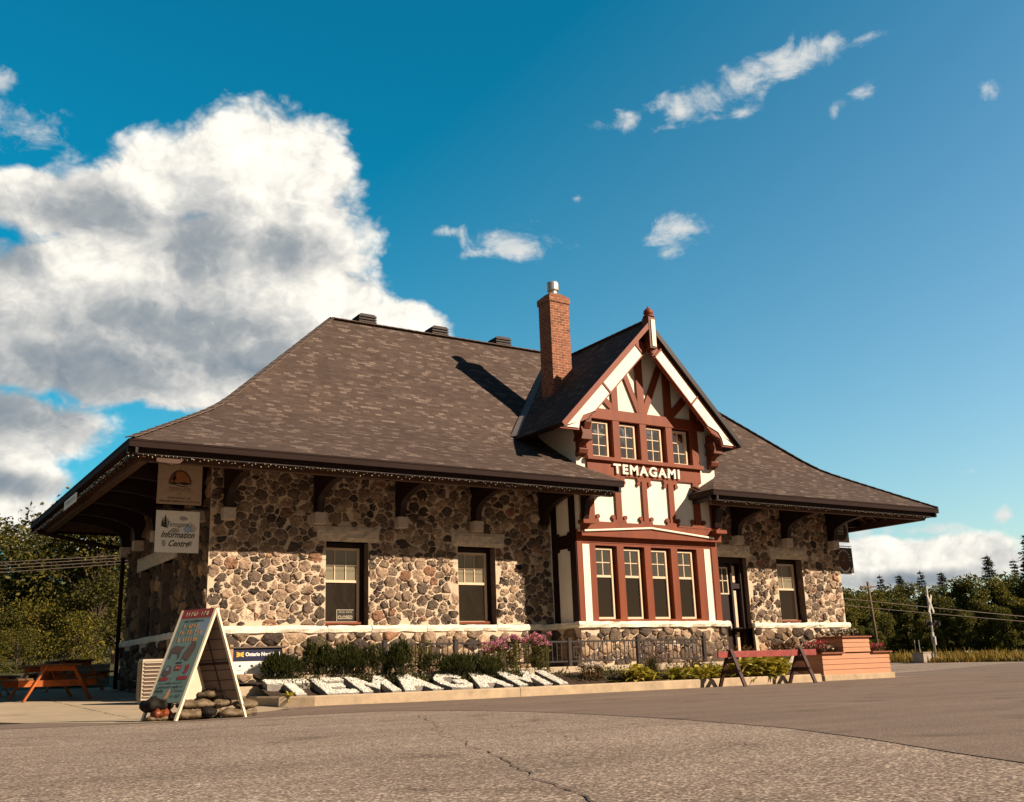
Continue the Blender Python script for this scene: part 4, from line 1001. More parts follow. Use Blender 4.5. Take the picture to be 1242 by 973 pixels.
for i, (x, y, z, a, lb) in enumerate([(-2.06, -7.30, .02, 1.2, 'black plastic bag crumpled between the board feet'), (-2.02, -6.95, .16, .5, 'black bag standing behind the pile of sandbags')]):
    mb = sandbag(None, 30+i, .36, .24, .17); o = mb.build('plastic_bag', sbk, smooth=True, local=True); o.location = (x, y, z); o.rotation_euler = (0, 0, a); tag(o, lb, 'bag')
t = thing('sandbag_bundle', 'black sheeted sandbag with an orange bag showing under it, left of the board', 'sandbag', (-2.74, -7.12, 0))
mb = sandbag(None, 50, .46, .42, .24, False); mb.v = [(x-2.74, y-7.1, z+.11) for x, y, z in mb.v]; mb.build('black_cover', sbk, t, smooth=True)
mb = sandbag(None, 51, .30, .24, .16, False); mb.v = [(x-2.70, y-7.24, z+.03) for x, y, z in mb.v]; mb.build('orange_bag', mat('orange_bag_plastic', (.17, .04, .012), .45, .2), t, smooth=True)
mb = sandbag(None, 52, .5, .3, .10, False); mb.v = [(x-2.68, y-7.2, z) for x, y, z in mb.v]; mb.build('bottom_bag', sbm, t, smooth=True)

# ------------------------------------------------------------------ outdoor air conditioner and utility cabinet
acm = mat('beige_ac_metal', (.45, .37, .28), .45, .08, 5); acd = mat('ac_dark_grille', (.10, .06, .04), .6, .2)
gz0 = .155
t = thing('air_conditioner', 'beige outdoor air conditioner with horizontal slats by the building corner', 'air conditioner', (-.95, -.2, gz0))
MB().box(-1.38, -.50, -.36, 0, gz0+.05, gz0+.88).build('case', acm, t, bevel=.012)
mb = MB(); mb.box(-1.33, -.62, -.372, -.362, gz0+.1, gz0+.83); mb.build('fan_opening', acd, t)
mb = MB()
for k in range(10): z = gz0+.12+k*.075; mb.box(-1.34, -.61, -.392, -.374, z, z+.022)
mb.build('front_grille', acm, t)
mb = MB(); mb.box(-1.389, -1.381, -.31, -.05, gz0+.12, gz0+.82); mb.build('coil', acd, t)
mb = MB()
for k in range(7): y = -.30+k*.04; mb.box(-1.40, -1.39, y, y+.012, gz0+.1, gz0+.84)
mb.build('coil_guard', acm, t)
MB().box(-1.36, -1.28, -.34, -.02, gz0-.02, gz0+.05).box(-.60, -.52, -.34, -.02, gz0-.02, gz0+.05).build('foot', galv, t)
t = thing('utility_cabinet', 'plain cream utility cabinet between the air conditioner and the corner', 'utility cabinet', (-.30, -.25, gz0-.02))
MB().box(-.47, -.14, -.40, -.12, gz0-.03, gz0+.80).build('cabinet', mat('cream_cabinet', (.72, .58, .42), .5, .08, 4), t, bevel=.01)
MB().box(-.485, -.125, -.415, -.105, gz0+.80, gz0+.83).build('lid', mat('cream_cabinet', (.72, .58, .42)), t)
MB().box(-.17, -.155, -.412, -.402, gz0+.42, gz0+.48).build('latch', galv, t)

# ------------------------------------------------------------------ picnic tables
pwood = mat('orange_stained_wood', (.40, .10, .018), .55, .35, 7, .25, 25); pdark = mat('dark_table_top', (.13, .065, .032), .7, .35, 7, .25, 25)  # planks get a darker tone than the legs
def picnic(label, loc, rz):
    t = thing('picnic_table', label, 'picnic table', loc, rz, 'picnic tables beside the station'); B = lambda mb, n, m: mb.build(n, m, t, local=True, bevel=.005)
    for k in range(5): B(MB().box(-.38+k*.154, -.38+k*.154+.143, -.92, .92, .70, .74), 'top_plank', pdark)
    for s in (-1, 1):
        for k in range(2): x = s*(.62+k*.15); B(MB().box(x-.068, x+.068, -.92, .92, .42, .46), 'bench_plank', pdark)
    for y in (-.68, .68):
        for s in (-1, 1): B(MB().beam((s*.26, y, .70), (s*.66, y, 0), .045, .13, up=(0, 1, 0)), 'leg', pwood)
        B(MB().box(-.76, .76, y+.023, y+.068, .29, .419), 'bench_support', pwood); B(MB().box(-.36, .36, y+.023, y+.068, .60, .699), 'top_support', pwood)
    for s in (-1, 1): B(MB().beam((0, s*.1, .69), (0, s*.66, .36), .045, .09, up=(1, 0, 0)), 'brace', pwood)
    return t
picnic('nearer picnic table with one sunlit orange leg, left of the air conditioner', (-2.38, 4.35, gh(-2.4, 4.2)-.01), rad(5)).scale = (1.12, 1.12, 1.12)
picnic('picnic table half cut off at the left edge of the photo', (-3.75, 6.6, gh(-3.75, 6.6)-.01), rad(-14)).scale = (1.1, 1.1, 1.1)
picnic('picnic table in deep shade behind the nearer one', (-1.35, 8.0, gh(-1.4, 8)-.01), rad(4)).scale = (1.1, 1.1, 1.1)
t = thing('wooden_crate_bench', 'pale slatted wooden bench box in the shade behind the picnic table', 'bench box', (-.75, 10.6, gh(-.75, 10.6)))
z0 = gh(-.75, 10.6)
for k in range(4): MB().box(-1.5, .2, 10.3, 10.9, z0+.02+k*.15, z0+.02+k*.15+.138).build('board', mat('grey_board', (.26, .20, .15), .8, .25, 6), t)

# ------------------------------------------------------------------ hanging signs
signback = mat('sign_white_panel', (.80, .76, .68), .5, .05); signtan = mat('sign_tan_panel', (.42, .31, .22), .5, .08)
ink = [mat('ink_black', (.03, .022, .02), .6, .1), mat('ink_brown', (.10, .04, .025), .6, .1), mat('ink_orange', (.32, .12, .05), .6, .2), mat('ink_blue', (.35, .45, .62), .6, .1), mat('ink_grey', (.38, .36, .33), .6, .1), mat('ink_pink', (.62, .48, .42), .6, .1), mat('ink_white', (.75, .70, .62), .6, .05)]
def hang_sign(label, x0, x1, z0, z1, y, m, draw, arm=True, name='hanging_sign'):
    t = thing(name, label, 'sign', ((x0+x1)/2, y, z0))
    MB().box(x0, x1, y-.012, y+.012, z0, z1).build('panel', m, t)
    w, h = x1-x0, z1-z0
    mb = MB(); P = lambda u, v, o=.014: (x0+u*w, y-o, z0+v*h)
    draw(mb, P, w, h)
    if mb.v: mb.build('artwork', ink, t)
    if arm:
        mb = MB(); xa, xb = (x0, 0.02) if x1 < 5 else (W-.02, x1)
        mb.tube([(xa, y, z1+.05), (xb, y, z1+.05)], .014, 6)
        for q in (.15, .85): mb.tube([(x0+q*w, y, z1+.05), (x0+q*w, y, z1-.01)], .006, 5)
        mb.build('hanger', wire, t)
    return t
def T_(mb, s, P, u, v, wfit, hgt, mi, **k):
    put_text(mb, s, hgt, frameM(P(u, v, .015), (1, 0, 0), (0, 0, 1)), mi, fit=wfit, extrude=0, **k)
def pl(mb, P, pts, mi, o=.014): mb.add([P(u, v, o) for u, v in pts], [tuple(range(len(pts)))], mi)
def draw_community(mb, P, w, h):
    arc = [(.5+.26*math.cos(t*math.pi/14), .50+.34*math.sin(t*math.pi/14)) for t in range(15)]
    arc2 = [(.5+.22*math.cos(t*math.pi/14), .51+.29*math.sin(t*math.pi/14)) for t in range(15)]
    pl(mb, P, arc, 1, .0135); pl(mb, P, arc2, 2, .0145)
    pl(mb, P, [(.28, .50), (.34, .54), (.45, .52), (.58, .55), (.72, .52), (.72, .49), (.6, .47), (.45, .50), (.33, .47)], 0, .0155)
    pl(mb, P, [(.20, .47), (.33, .50), (.5, .455), (.66, .44), (.78, .50), (.66, .425), (.5, .435), (.33, .48)], 0, .016)
    for x, b, tt in ((.37, .55, .78), (.35, .55, .68)):
        pl(mb, P, [(x-.008, b), (x+.008, b), (x+.008, tt), (x-.008, tt)], 0, .016); pl(mb, P, [(x-.05, b+.04), (x+.05, b+.05), (x, tt)], 0, .0165)
    for u in (.5,): pl(mb, P, [(u-.006, .85), (u+.006, .85), (u+.003, .95), (u-.003, .95)], 1)
    pl(mb, P, [(.18, .60), (.25, .595), (.25, .61)], 1); pl(mb, P, [(.75, .595), (.82, .60), (.75, .61)], 1)
    T_(mb, 'TEMAGAMI', P, .5, .375, w*.50, .09, 1); T_(mb, 'COMMUNITY FOUNDATION', P, .5, .32, w*.62, .035, 1)
    pl(mb, P, [(.492, .23), (.508, .23), (.508, .28), (.492, .28)], 1)
    T_(mb, 'PLEASE SUPPORT OUR', P, .5, .15, w*.52, .05, 0, offset=.001); T_(mb, 'TEMAGAMI COMMUNITY FOUNDATION', P, .5, .065, w*.92, .05, 0, offset=.001)
def draw_info(mb, P, w, h):
    r = random.Random(4)
    def sm(u, v, a, b, mi): pl(mb, P, [(u+a*math.cos(t*.7854)*r.uniform(.7, 1.2), v+b*math.sin(t*.7854)*r.uniform(.7, 1.2)) for t in range(8)], mi, .0135)
    sm(.22, .70, .10, .16, 4); sm(.44, .52, .10, .07, 4); sm(.62, .82, .10, .06, 4); sm(.20, .22, .06, .09, 4); sm(.86, .60, .07, .10, 5); sm(.80, .22, .06, .06, 4)
    pl(mb, P, [(.56, .48), (.88, .50), (.74, .72)], 3, .0136); pl(mb, P, [(.50, .46), (.68, .47), (.60, .60)], 6, .0137)
    for x, b, tt in ((.21, .60, .88), (.15, .62, .76)):
        for q in range(4): pl(mb, P, [(x-.05+q*.009, b+q*(tt-b)/4), (x+.05-q*.009, b+q*(tt-b)/4), (x, b+(q+1.5)*(tt-b)/4)], 0, .0140+q*.0002)
    T_(mb, 'Temagami\'s', P, .52, .67, w*.58, .16, 0, shear=.45); T_(mb, 'Information', P, .50, .42, w*.78, .20, 0, shear=.45, offset=.004); T_(mb, 'Centre', P, .52, .21, w*.48, .19, 0, shear=.45, offset=.004)
hang_sign('tan community foundation sign with sunset emblem, upper of the two hung at the near corner', -1.20, -.23, 4.35, 5.27, -.05, signtan, draw_community)
hang_sign('white information centre sign with script lettering, lower of the two hung at the near corner', -1.15, -.20, 3.31, 4.23, .12, signback, draw_info)
def draw_disc(mb, P, w, h):
    pl(mb, P, [(.48+.44*math.cos(t*math.pi/14), .52+.46*math.sin(t*math.pi/14)) for t in range(28)], 0, .0135)
    r = random.Random(2)
    for v in (.66, .50):
        for k in range(4): pl(mb, P, [(.24+k*.12, v-.05), (.32+k*.12, v-.05), (.31+k*.12, v+.06), (.25+k*.12, v+.05)], 4, .015)
    pl(mb, P, [(.3, .36), (.66, .36), (.66, .39), (.3, .39)], 4, .015)
def draw_clock(mb, P, w, h):
    pl(mb, P, [(.46+.30*math.cos(t*math.pi/12), .50+.32*math.sin(t*math.pi/12)) for t in range(24)], 1, .0135)
    for k in range(11):
        a = rad(165-k*16); r1, r2 = .34, .41
        pl(mb, P, [(.46+r1*math.cos(a+.05), .5+r1*1.08*math.sin(a+.05)), (.46+r1*math.cos(a-.05), .5+r1*1.08*math.sin(a-.05)), (.46+r2*math.cos(a-.05), .5+r2*1.08*math.sin(a-.05)), (.46+r2*math.cos(a+.05), .5+r2*1.08*math.sin(a+.05))], 6, .0145)
    for k in range(9):
        a = rad(-160+k*14); b = rad(-160+(k+.85)*14); r1, r2 = .35, .42
        pl(mb, P, [(.46+r1*math.cos(a), .5+r1*1.08*math.sin(a)), (.46+r2*math.cos(a), .5+r2*1.08*math.sin(a)), (.46+r2*math.cos(b), .5+r2*1.08*math.sin(b)), (.46+r1*math.cos(b), .5+r1*1.08*math.sin(b))], 6, .0145)
    pl(mb, P, [(.0, .0), (1, .0), (1, .035), (0, .035)], 6, .0145)
    pl(mb, P, [(.45, .5), (.47, .5), (.465, .68), (.455, .68)], 4, .0145); pl(mb, P, [(.30, .49), (.46, .49), (.46, .51), (.30, .505)], 4, .0146)
hang_sign('grey sign with a dark round emblem, upper of the pair at the far right corner', W-.06+.02, W+.74, 4.34, 5.08, .10, mat('sign_grey_panel', (.34, .28, .24), .5, .1), draw_disc)
hang_sign('dark square sign with a ring of white lettering hung below the round emblem', W+.0, W+.80, 3.28, 4.16, .10, mat('sign_dark_panel', (.055, .042, .04), .5, .1), draw_clock)
t = thing('eave_sign', 'small white name board fixed under the left end eave', 'sign', (-2.36, 3.6, 4.78))
MB().box(-2.37, -2.35, 2.8, 4.35, 4.78, 4.99).build('board', signback, t)
mb = MB(); put_text(mb, 'TEMAGAMI', .14, frameM((-2.373, 3.58, 4.885), (0, -1, 0), (0, 0, 1)), fit=1.2, extrude=0); mb.build('lettering', ink[4], t)

# railway company sign in front of the wall
t = thing('railway_company_sign', 'navy and white railway company sign on a low post frame by the bed', 'sign', (.47, -2.0, .5))
OX0, OX1, oy = -.02, 1.0, -2.0
MB().box(OX0-.07, OX0, oy-.04, oy+.04, .2, 1.24).box(OX1, OX1+.07, oy-.04, oy+.04, .2, 1.24).build('post', mat('sign_post_wood', (.40, .24, .14), .7, .3, 6), t)
MB().box(OX0, OX1, oy-.015, oy+.015, .91, 1.17).build('navy_panel', mat('sign_navy', (.018, .02, .05), .4, .05), t)
MB().box(OX0, OX1, oy-.015, oy+.015, .66, .908).build('white_panel', mat('sign_white', (.80, .76, .68), .5, .04), t)
mb = MB(); Mx = lambda x, z: frameM((x, oy-.018, z), (1, 0, 0), (0, 0, 1))
put_text(mb, 'Ontario Northland', .1, Mx(.60, 1.045), 0, fit=.72, extrude=0, offset=.004)
zc = 1.045
for s in (-1, 1):
    for dz in (-.033, 0, .033): mb.add([(.13+s*.005, oy-.018, zc+dz*.6-.012), (.13+s*.075, oy-.018, zc+dz*1.25-.012), (.13+s*.075, oy-.018, zc+dz*1.25+.012), (.13+s*.005, oy-.018, zc+dz*.6+.012)], [(0, 1, 2, 3)], 1)
for x in (.13, .37, .62): mb.add([(x+.028*math.cos(q), oy-.018, .82+.022*math.sin(q)) for q in [k*.7 for k in range(9)]], [tuple(range(9))], 2); mb.add([(x-.06, oy-.018, .735), (x+.06, oy-.018, .735), (x+.06, oy-.018, .75), (x-.06, oy-.018, .75)], [(0, 1, 2, 3)], 3)
mb.build('lettering', [mat('sign_lettering_white', (.8, .78, .72), .5, .03), mat('sign_yellow', (.80, .48, .05), .5, .05), ink[0], ink[4]], t)
MB().box(OX0-.1, OX1+.1, oy-.06, oy+.06, 1.17, 1.2).build('top_rail', mat('sign_rail', (.12, .08, .06), .6, .2), t)
MB().box(-.12, 1.15, -2.4, -1.6, .2, .42).build('base', concrete, t)

# ------------------------------------------------------------------ icicle string lights
def string_lights(label, runs, seed, amp=.10):
    r = random.Random(seed); mb = MB(); wv = MB()
    for a, b in runs:
        a = Vector(a); b = Vector(b); n = int((b-a).length/.085)
        wv.tube([a.lerp(b, k/12)-Vector((0, 0, .012*(k % 2))) for k in range(13)], .005, 4)
        for k in range(n):
            p = a.lerp(b, (k+r.random()*.6)/n); L_ = abs(r.gauss(0, amp))*.8+.01
            p = p-Vector((0, 0, L_)); q = r.uniform(.006, .0115)
            mb.add([p+Vector(v)*q for v in ((1, 0, 0), (0, 1, 0), (-1, 0, 0), (0, -1, 0), (0, 0, 1.6), (0, 0, -1.6))], [(0, 1, 4), (1, 2, 4), (2, 3, 4), (3, 0, 4), (1, 0, 5), (2, 1, 5), (3, 2, 5), (0, 3, 5)])
    o = mb.build('string_lights', bulb); tag(o, label, 'string lights', 'icicle lights along the roof edges'); wv.build('wire', wire, o)
string_lights('string of small white icicle bulbs along the long left front eave', [((-2.25, -2.31, 4.94), (10.0, -2.31, 4.94))], 1, .05)
string_lights('string of small white icicle bulbs along the right front eave', [((13.3, -2.31, 4.94), (W+2.25, -2.31, 4.94))], 2, .035)
string_lights('string of small white icicle bulbs along the left end eave', [((-2.31, -2.25, 4.94), (-2.31, D+2.1, 4.94))], 3, .05)
pk = Vector((GX, -1.93, GZ-.13))
string_lights('string of small bulbs under the gable bargeboards', [(pk+Vector((s*.75, 0, -.75*SLP-.66)), pk+Vector((s*2.4, 0, -2.4*SLP-.66))) for s in (-1, 1)], 4, .02)

# ------------------------------------------------------------------ plants
def leaf(mb, p, d, L_, w, c, n=None, bend=.2):
    d = Vector(d).normalized(); a = d.cross(Vector((R0.gauss(0, 1), R0.gauss(0, 1), R0.gauss(0, 1)))) if n is None else d.cross(Vector(n))
    if a.length < 1e-3: a = d.orthogonal()
    a.normalize(); up = a.cross(d); p = Vector(p); m_ = p+d*L_*.5+up*L_*bend*.3
    mb.add([p, m_+a*w/2, p+d*L_-up*L_*bend*.2, m_-a*w/2], [(0, 1, 2, 3)], 0, c)
def rnd_dir(r, zmin=-1):
    while True:
        v = Vector((r.gauss(0, 1), r.gauss(0, 1), r.gauss(0, 1)))
        if v.length > .1:
            v.normalize()
            if v.z >= zmin: return v
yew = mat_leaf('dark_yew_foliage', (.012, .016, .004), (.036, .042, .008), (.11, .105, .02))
perennial = mat_leaf('perennial_leaves', (.03, .033, .008), (.07, .075, .018), (.15, .13, .03))
hosta_m = mat_leaf('hosta_leaves', (.17, .16, .015), (.42, .37, .045), (.74, .62, .17))
pink = mat_leaf('pink_phlox', (.42, .10, .20), (.66, .24, .36), (.80, .42, .52))
barb = mat_leaf('barberry_leaves', (.05, .02, .012), (.12, .05, .025), (.22, .12, .04))
grassm = mat_leaf('grass_blades', (.03, .035, .01), (.08, .08, .02), (.20, .15, .05))
mauve = mat_leaf('mauve_plumes', (.16, .08, .09), (.28, .15, .15), (.40, .25, .22))
whitef = mat_leaf('white_flowers', (.5, .42, .36), (.7, .62, .54), (.8, .74, .66))
magenta = mat_leaf('magenta_flowers', (.3, .02, .06), (.55, .06, .14), (.7, .2, .25))
def yew_bush(label, x, y, rx, ry, h, n, seed, lumps=5, name='evergreen_shrub'):
    r = random.Random(seed); z0 = bed_z(y) if y < -2.4 else .5
    t = thing(name, label, 'shrub', (x, y, z0), group='shrubs in the flower bed'); mb = MB()
    C = [((r.uniform(-.6, .6)*rx, r.uniform(-.5, .5)*ry), r.uniform(.72, 1.0)) for _ in range(lumps)]
    for _ in range(n):
        (cx, cy), hh = r.choice(C); v = rnd_dir(r, -.2); k = r.uniform(.35, 1)**.5
        p = Vector((x+cx+v.x*rx*.5*k, y+cy+v.y*ry*.6*k, z0+h*hh*.36+(v.z*h*hh*.5*k if v.z > 0 else v.z*h*1.7*k))); 
        if p.z < z0: p.z = z0+r.random()*.1
        h_ = h; d = (v*.6+Vector((0, 0, 1))+Vector((r.gauss(0, .4), r.gauss(0, .4), r.gauss(0, .25)))).normalized()
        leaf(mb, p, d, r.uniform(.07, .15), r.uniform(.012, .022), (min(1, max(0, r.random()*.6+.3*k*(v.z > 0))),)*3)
    mb.build('foliage', yew, t)
    mb = MB()
    for (cx, cy), hh in C: mb.tube([(x+cx*.3, y+cy*.3, z0-.03), (x+cx, y+cy, z0+h*.5*hh)], .02, 5, .008)
    mb.build('stems', bark, t)
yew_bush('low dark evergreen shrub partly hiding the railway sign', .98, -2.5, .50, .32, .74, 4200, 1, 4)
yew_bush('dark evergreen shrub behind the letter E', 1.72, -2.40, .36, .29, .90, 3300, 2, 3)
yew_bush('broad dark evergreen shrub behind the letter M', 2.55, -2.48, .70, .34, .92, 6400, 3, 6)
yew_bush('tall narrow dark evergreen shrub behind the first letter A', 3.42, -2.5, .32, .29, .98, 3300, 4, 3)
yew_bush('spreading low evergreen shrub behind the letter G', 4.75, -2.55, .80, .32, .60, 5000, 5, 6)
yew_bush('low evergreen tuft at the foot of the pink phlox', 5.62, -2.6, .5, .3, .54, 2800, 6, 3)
def phlox(label, x, y, wid, h, ns, seed, flowers=True, fm=None, cat='flowering plant', name='phlox', lm=perennial):
    r = random.Random(seed); z0 = bed_z(y) if y < -2.4 else .5
    t = thing(name, label, cat, (x, y, z0), group='tall perennials in the bed'); st = MB(); lf = MB(); fl = MB()
    for _ in range(ns):
        bx, by = x+r.gauss(0, wid*.36), y+r.gauss(0, .10); hh = h*r.uniform(.72, 1.02); top = Vector((bx+r.gauss(0, .05), by+r.gauss(0, .05), z0+hh)); b = Vector((bx, by, z0-.02))
        st.tube([b, b.lerp(top, .5)+Vector((r.gauss(0, .01), 0, 0)), top], .006, 4)
        for k in range(26):
            q = r.uniform(.08, .97); p = b.lerp(top, q); v = rnd_dir(r, -.3); v.z = v.z*.3+.25
            leaf(lf, p, v, r.uniform(.06, .13), r.uniform(.018, .032), (min(1, max(0, r.gauss(.45+.2*q, .22))),)*3)
        if flowers and r.random() < .72:
            for k in range(34):
                v = rnd_dir(r, -.3); leaf(fl, top+v*r.uniform(.03, .075), rnd_dir(r), .035, .035, (r.random(),)*3)
    st.build('stems', perennial, t); lf.build('leaves', lm, t)
    if flowers: fl.build('flower_heads', fm or pink, t)
phlox('tall leafy perennial with bronze tips next to the low evergreen', 1.60, -2.25, .32, .86, 16, 11, False, name='leafy_perennial')
phlox('tall leafy perennial standing right of the narrow evergreen shrub', 4.02, -2.35, .42, .84, 22, 12, False, name='leafy_perennial')
phlox('pink phlox, leftmost of three clumps in front of the railing', 5.85, -2.5, .36, .78, 20, 13)
phlox('pink phlox, middle of three clumps in front of the railing', 6.38, -2.42, .34, .82, 20, 14)
phlox('pink phlox, rightmost of three clumps beside the bay corner', 7.05, -2.42, .40, .88, 26, 15)
phlox('short reddish barberry with pale flower tips right of the letters', 8.1, -3.05, .45, .36, 16, 16, True, whitef, 'shrub', 'barberry_bush', barb)
phlox('leafy red tipped perennial left of the sawhorse', 11.55, -2.9, .45, .36, 15, 18, False, name='leafy_perennial', lm=barb)
phlox('dark leafy perennial behind the sawhorse near the door', 13.7, -2.5, .5, .55, 14, 19, False, name='leafy_perennial', lm=barb)
def hosta(label, x, y, rad_, n, seed, L0=.34):
    r = random.Random(seed); z0 = bed_z(y)
    t = thing('hosta', label, 'hosta plant', (x, y, z0), group='hostas along the kerb'); mb = MB()
    for _ in range(n):
        a = r.uniform(0, 6.283); e_ = r.uniform(.35, 1.35); L_ = L0*r.uniform(.7, 1.15); w = L_*r.uniform(.28, .4)
        d = Vector((math.cos(a)*math.cos(e_), math.sin(a)*math.cos(e_), math.sin(e_))); p = Vector((x, y, z0))+Vector((math.cos(a), math.sin(a), 0))*r.uniform(.0, rad_*.3)+Vector((r.gauss(0, rad_*.35), 0, r.uniform(0, L0*.65)))
        side = Vector((-math.sin(a), math.cos(a), 0)); P = []; 
        for i in range(6):
            q = i/5; dd = d*math.cos(q*1.0)+Vector((0, 0, -1))*math.sin(q*1.0)*.75
            c = p+d*L_*q+Vector((0, 0, -1))*L_*.55*q*q; ww = w*math.sin(min(1, .12+q*1.02)*math.pi)**.8*.5
            P += [c-side*ww, c+Vector((0, 0, -.012)), c+side*ww]
        cc = (min(1, max(0, r.gauss(.5, .25))),)*3; o = []
        for i in range(5):
            for k in range(2): o.append((i*3+k, i*3+k+1, (i+1)*3+k+1, (i+1)*3+k))
        mb.add(P, o, 0, cc)
    mb.build('leaves', hosta_m, t, smooth=True)
hosta('small yellow green hosta hanging over the kerb left of the grass clump', 9.15, -3.5, .5, 120, 21, .46)
hosta('low yellow green hosta right of the ornamental grass', 10.6, -3.35, .6, 110, 22, .33)
hosta('yellow green hosta just left of the sawhorse leg', 11.5, -3.35, .6, 110, 26, .36)
hosta('large bright hosta spilling over the kerb beneath the sawhorse beam', 12.75, -3.5, .75, 190, 23, .58)
hosta('bright hosta next to the planter behind the sawhorse beam', 13.75, -3.35, .7, 170, 24, .55)
hosta('tiny yellow tuft on the bed beside the letter T', .62, -3.55, .1, 26, 25, .18)
r = random.Random(31); x, y = 9.95, -3.05; z0 = bed_z(y)
t = thing('ornamental_grass', 'dark ornamental grass clump with mauve plumes below the bay railing', 'grass clump', (x, y, z0)); mb = MB(); pb = MB()
for k in range(520):
    a = r.uniform(0, 6.283); sp = abs(r.gauss(0, .36)); L_ = r.uniform(.35, .62); b = Vector((x+r.gauss(0, .10), y+r.gauss(0, .07), z0)); d = Vector((math.cos(a)*sp, math.sin(a)*sp, 1)).normalized()
    sd = Vector((-math.sin(a), math.cos(a), 0))*.006; P = []
    for i in range(4): q = i/3; c = b+d*L_*q+Vector((math.cos(a), math.sin(a), -.6))*sp*.35*L_*q*q; P += [c-sd*(1-q*.8), c+sd*(1-q*.8)]
    mb.add(P, [(0, 1, 3, 2), (2, 3, 5, 4), (4, 5, 7, 6)], 0, (r.random(),)*3)
    if k < 46:
        top = b+d*L_*1.18
        for _ in range(14): leaf(pb, top+Vector((0, 0, r.uniform(-.12, .06))), d+rnd_dir(r)*.5, .04, .012, (r.random(),)*3)
mb.build('blades', grassm, t); pb.build('plumes', mauve, t)
r = random.Random(91); mb = MB()
for _ in range(5200):
    x = r.uniform(.7, 14.6); y = r.uniform(-2.95, -2.42) if x < 7.4 else r.uniform(-3.3, -2.45)
    if math.sin(x*2.3)+math.sin(x*5.1+1)+r.gauss(0, .7) < .1: continue
    p = Vector((x, y, bed_z(y)+r.uniform(0, .13))); v = rnd_dir(r, 0); leaf(mb, p, v+Vector((0, 0, .5)), r.uniform(.05, .11), r.uniform(.02, .04), (min(1, max(0, r.gauss(.45, .25))),)*3)
tag(mb.build('ground_cover', perennial), kind='stuff')
def potted(label, cx, cy, z, w, n, fm, seed, h=.12, lm=barb):
    r = random.Random(seed); t = thing('bedding_flowers', label, 'flowers', (cx, cy, z), group='flowers in the tiered planter'); mb = MB(); fb = MB()
    for _ in range(n):
        p = Vector((cx+r.uniform(-w/2, w/2), cy+r.uniform(-.35, .35), z+r.uniform(0, h*.8))); leaf(mb, p, rnd_dir(r, -.1), .08, .035, (r.random(),)*3)
        if r.random() < .3: 
            q = p+Vector((0, 0, h*.4))
            for _ in range(5): leaf(fb, q, rnd_dir(r, -.2), .04, .035, (r.random(),)*3)
    mb.build('leaves', lm, t); fb.build('blossoms', fm, t)
potted('white bedding flowers in the left tier of the planter', 16.05, -3.0, .75, .55, 420, whitef, 41, .16)
potted('magenta flowers at the left end of the planter', 15.65, -3.2, .75, .3, 200, magenta, 42, .24)
potted('pale seedlings on top of the raised middle tier', 16.95, -3.1, 1.17, .9, 160, whitef, 43, .16)
potted('dark red flowers in the right tier of the planter', 17.95, -3.1, .75, .7, 360, magenta, 44, .16)
t = thing('flower_tub', 'white flower tub with dark leaves standing between sawhorse and planter', 'flower tub', (14.75, -2.9, .3))
mb = MB(); mb.lathe([(.16, .32), (.20, .5), (.30, .72), (.32, .78), (.27, .78), (.25, .72)], (14.75, -2.9, 0), 18); mb.build('tub', mat('white_tub', (.62, .55, .46), .5, .1), t, smooth=True)
mb = MB(); r = random.Random(8)
for _ in range(420): p = Vector((14.75+r.gauss(0, .17), -2.9+r.gauss(0, .15), .78+r.random()*.22)); leaf(mb, p, rnd_dir(r, -.1), .1, .04, (r.random(),)*3)
mb.build('leaves', barb, t)

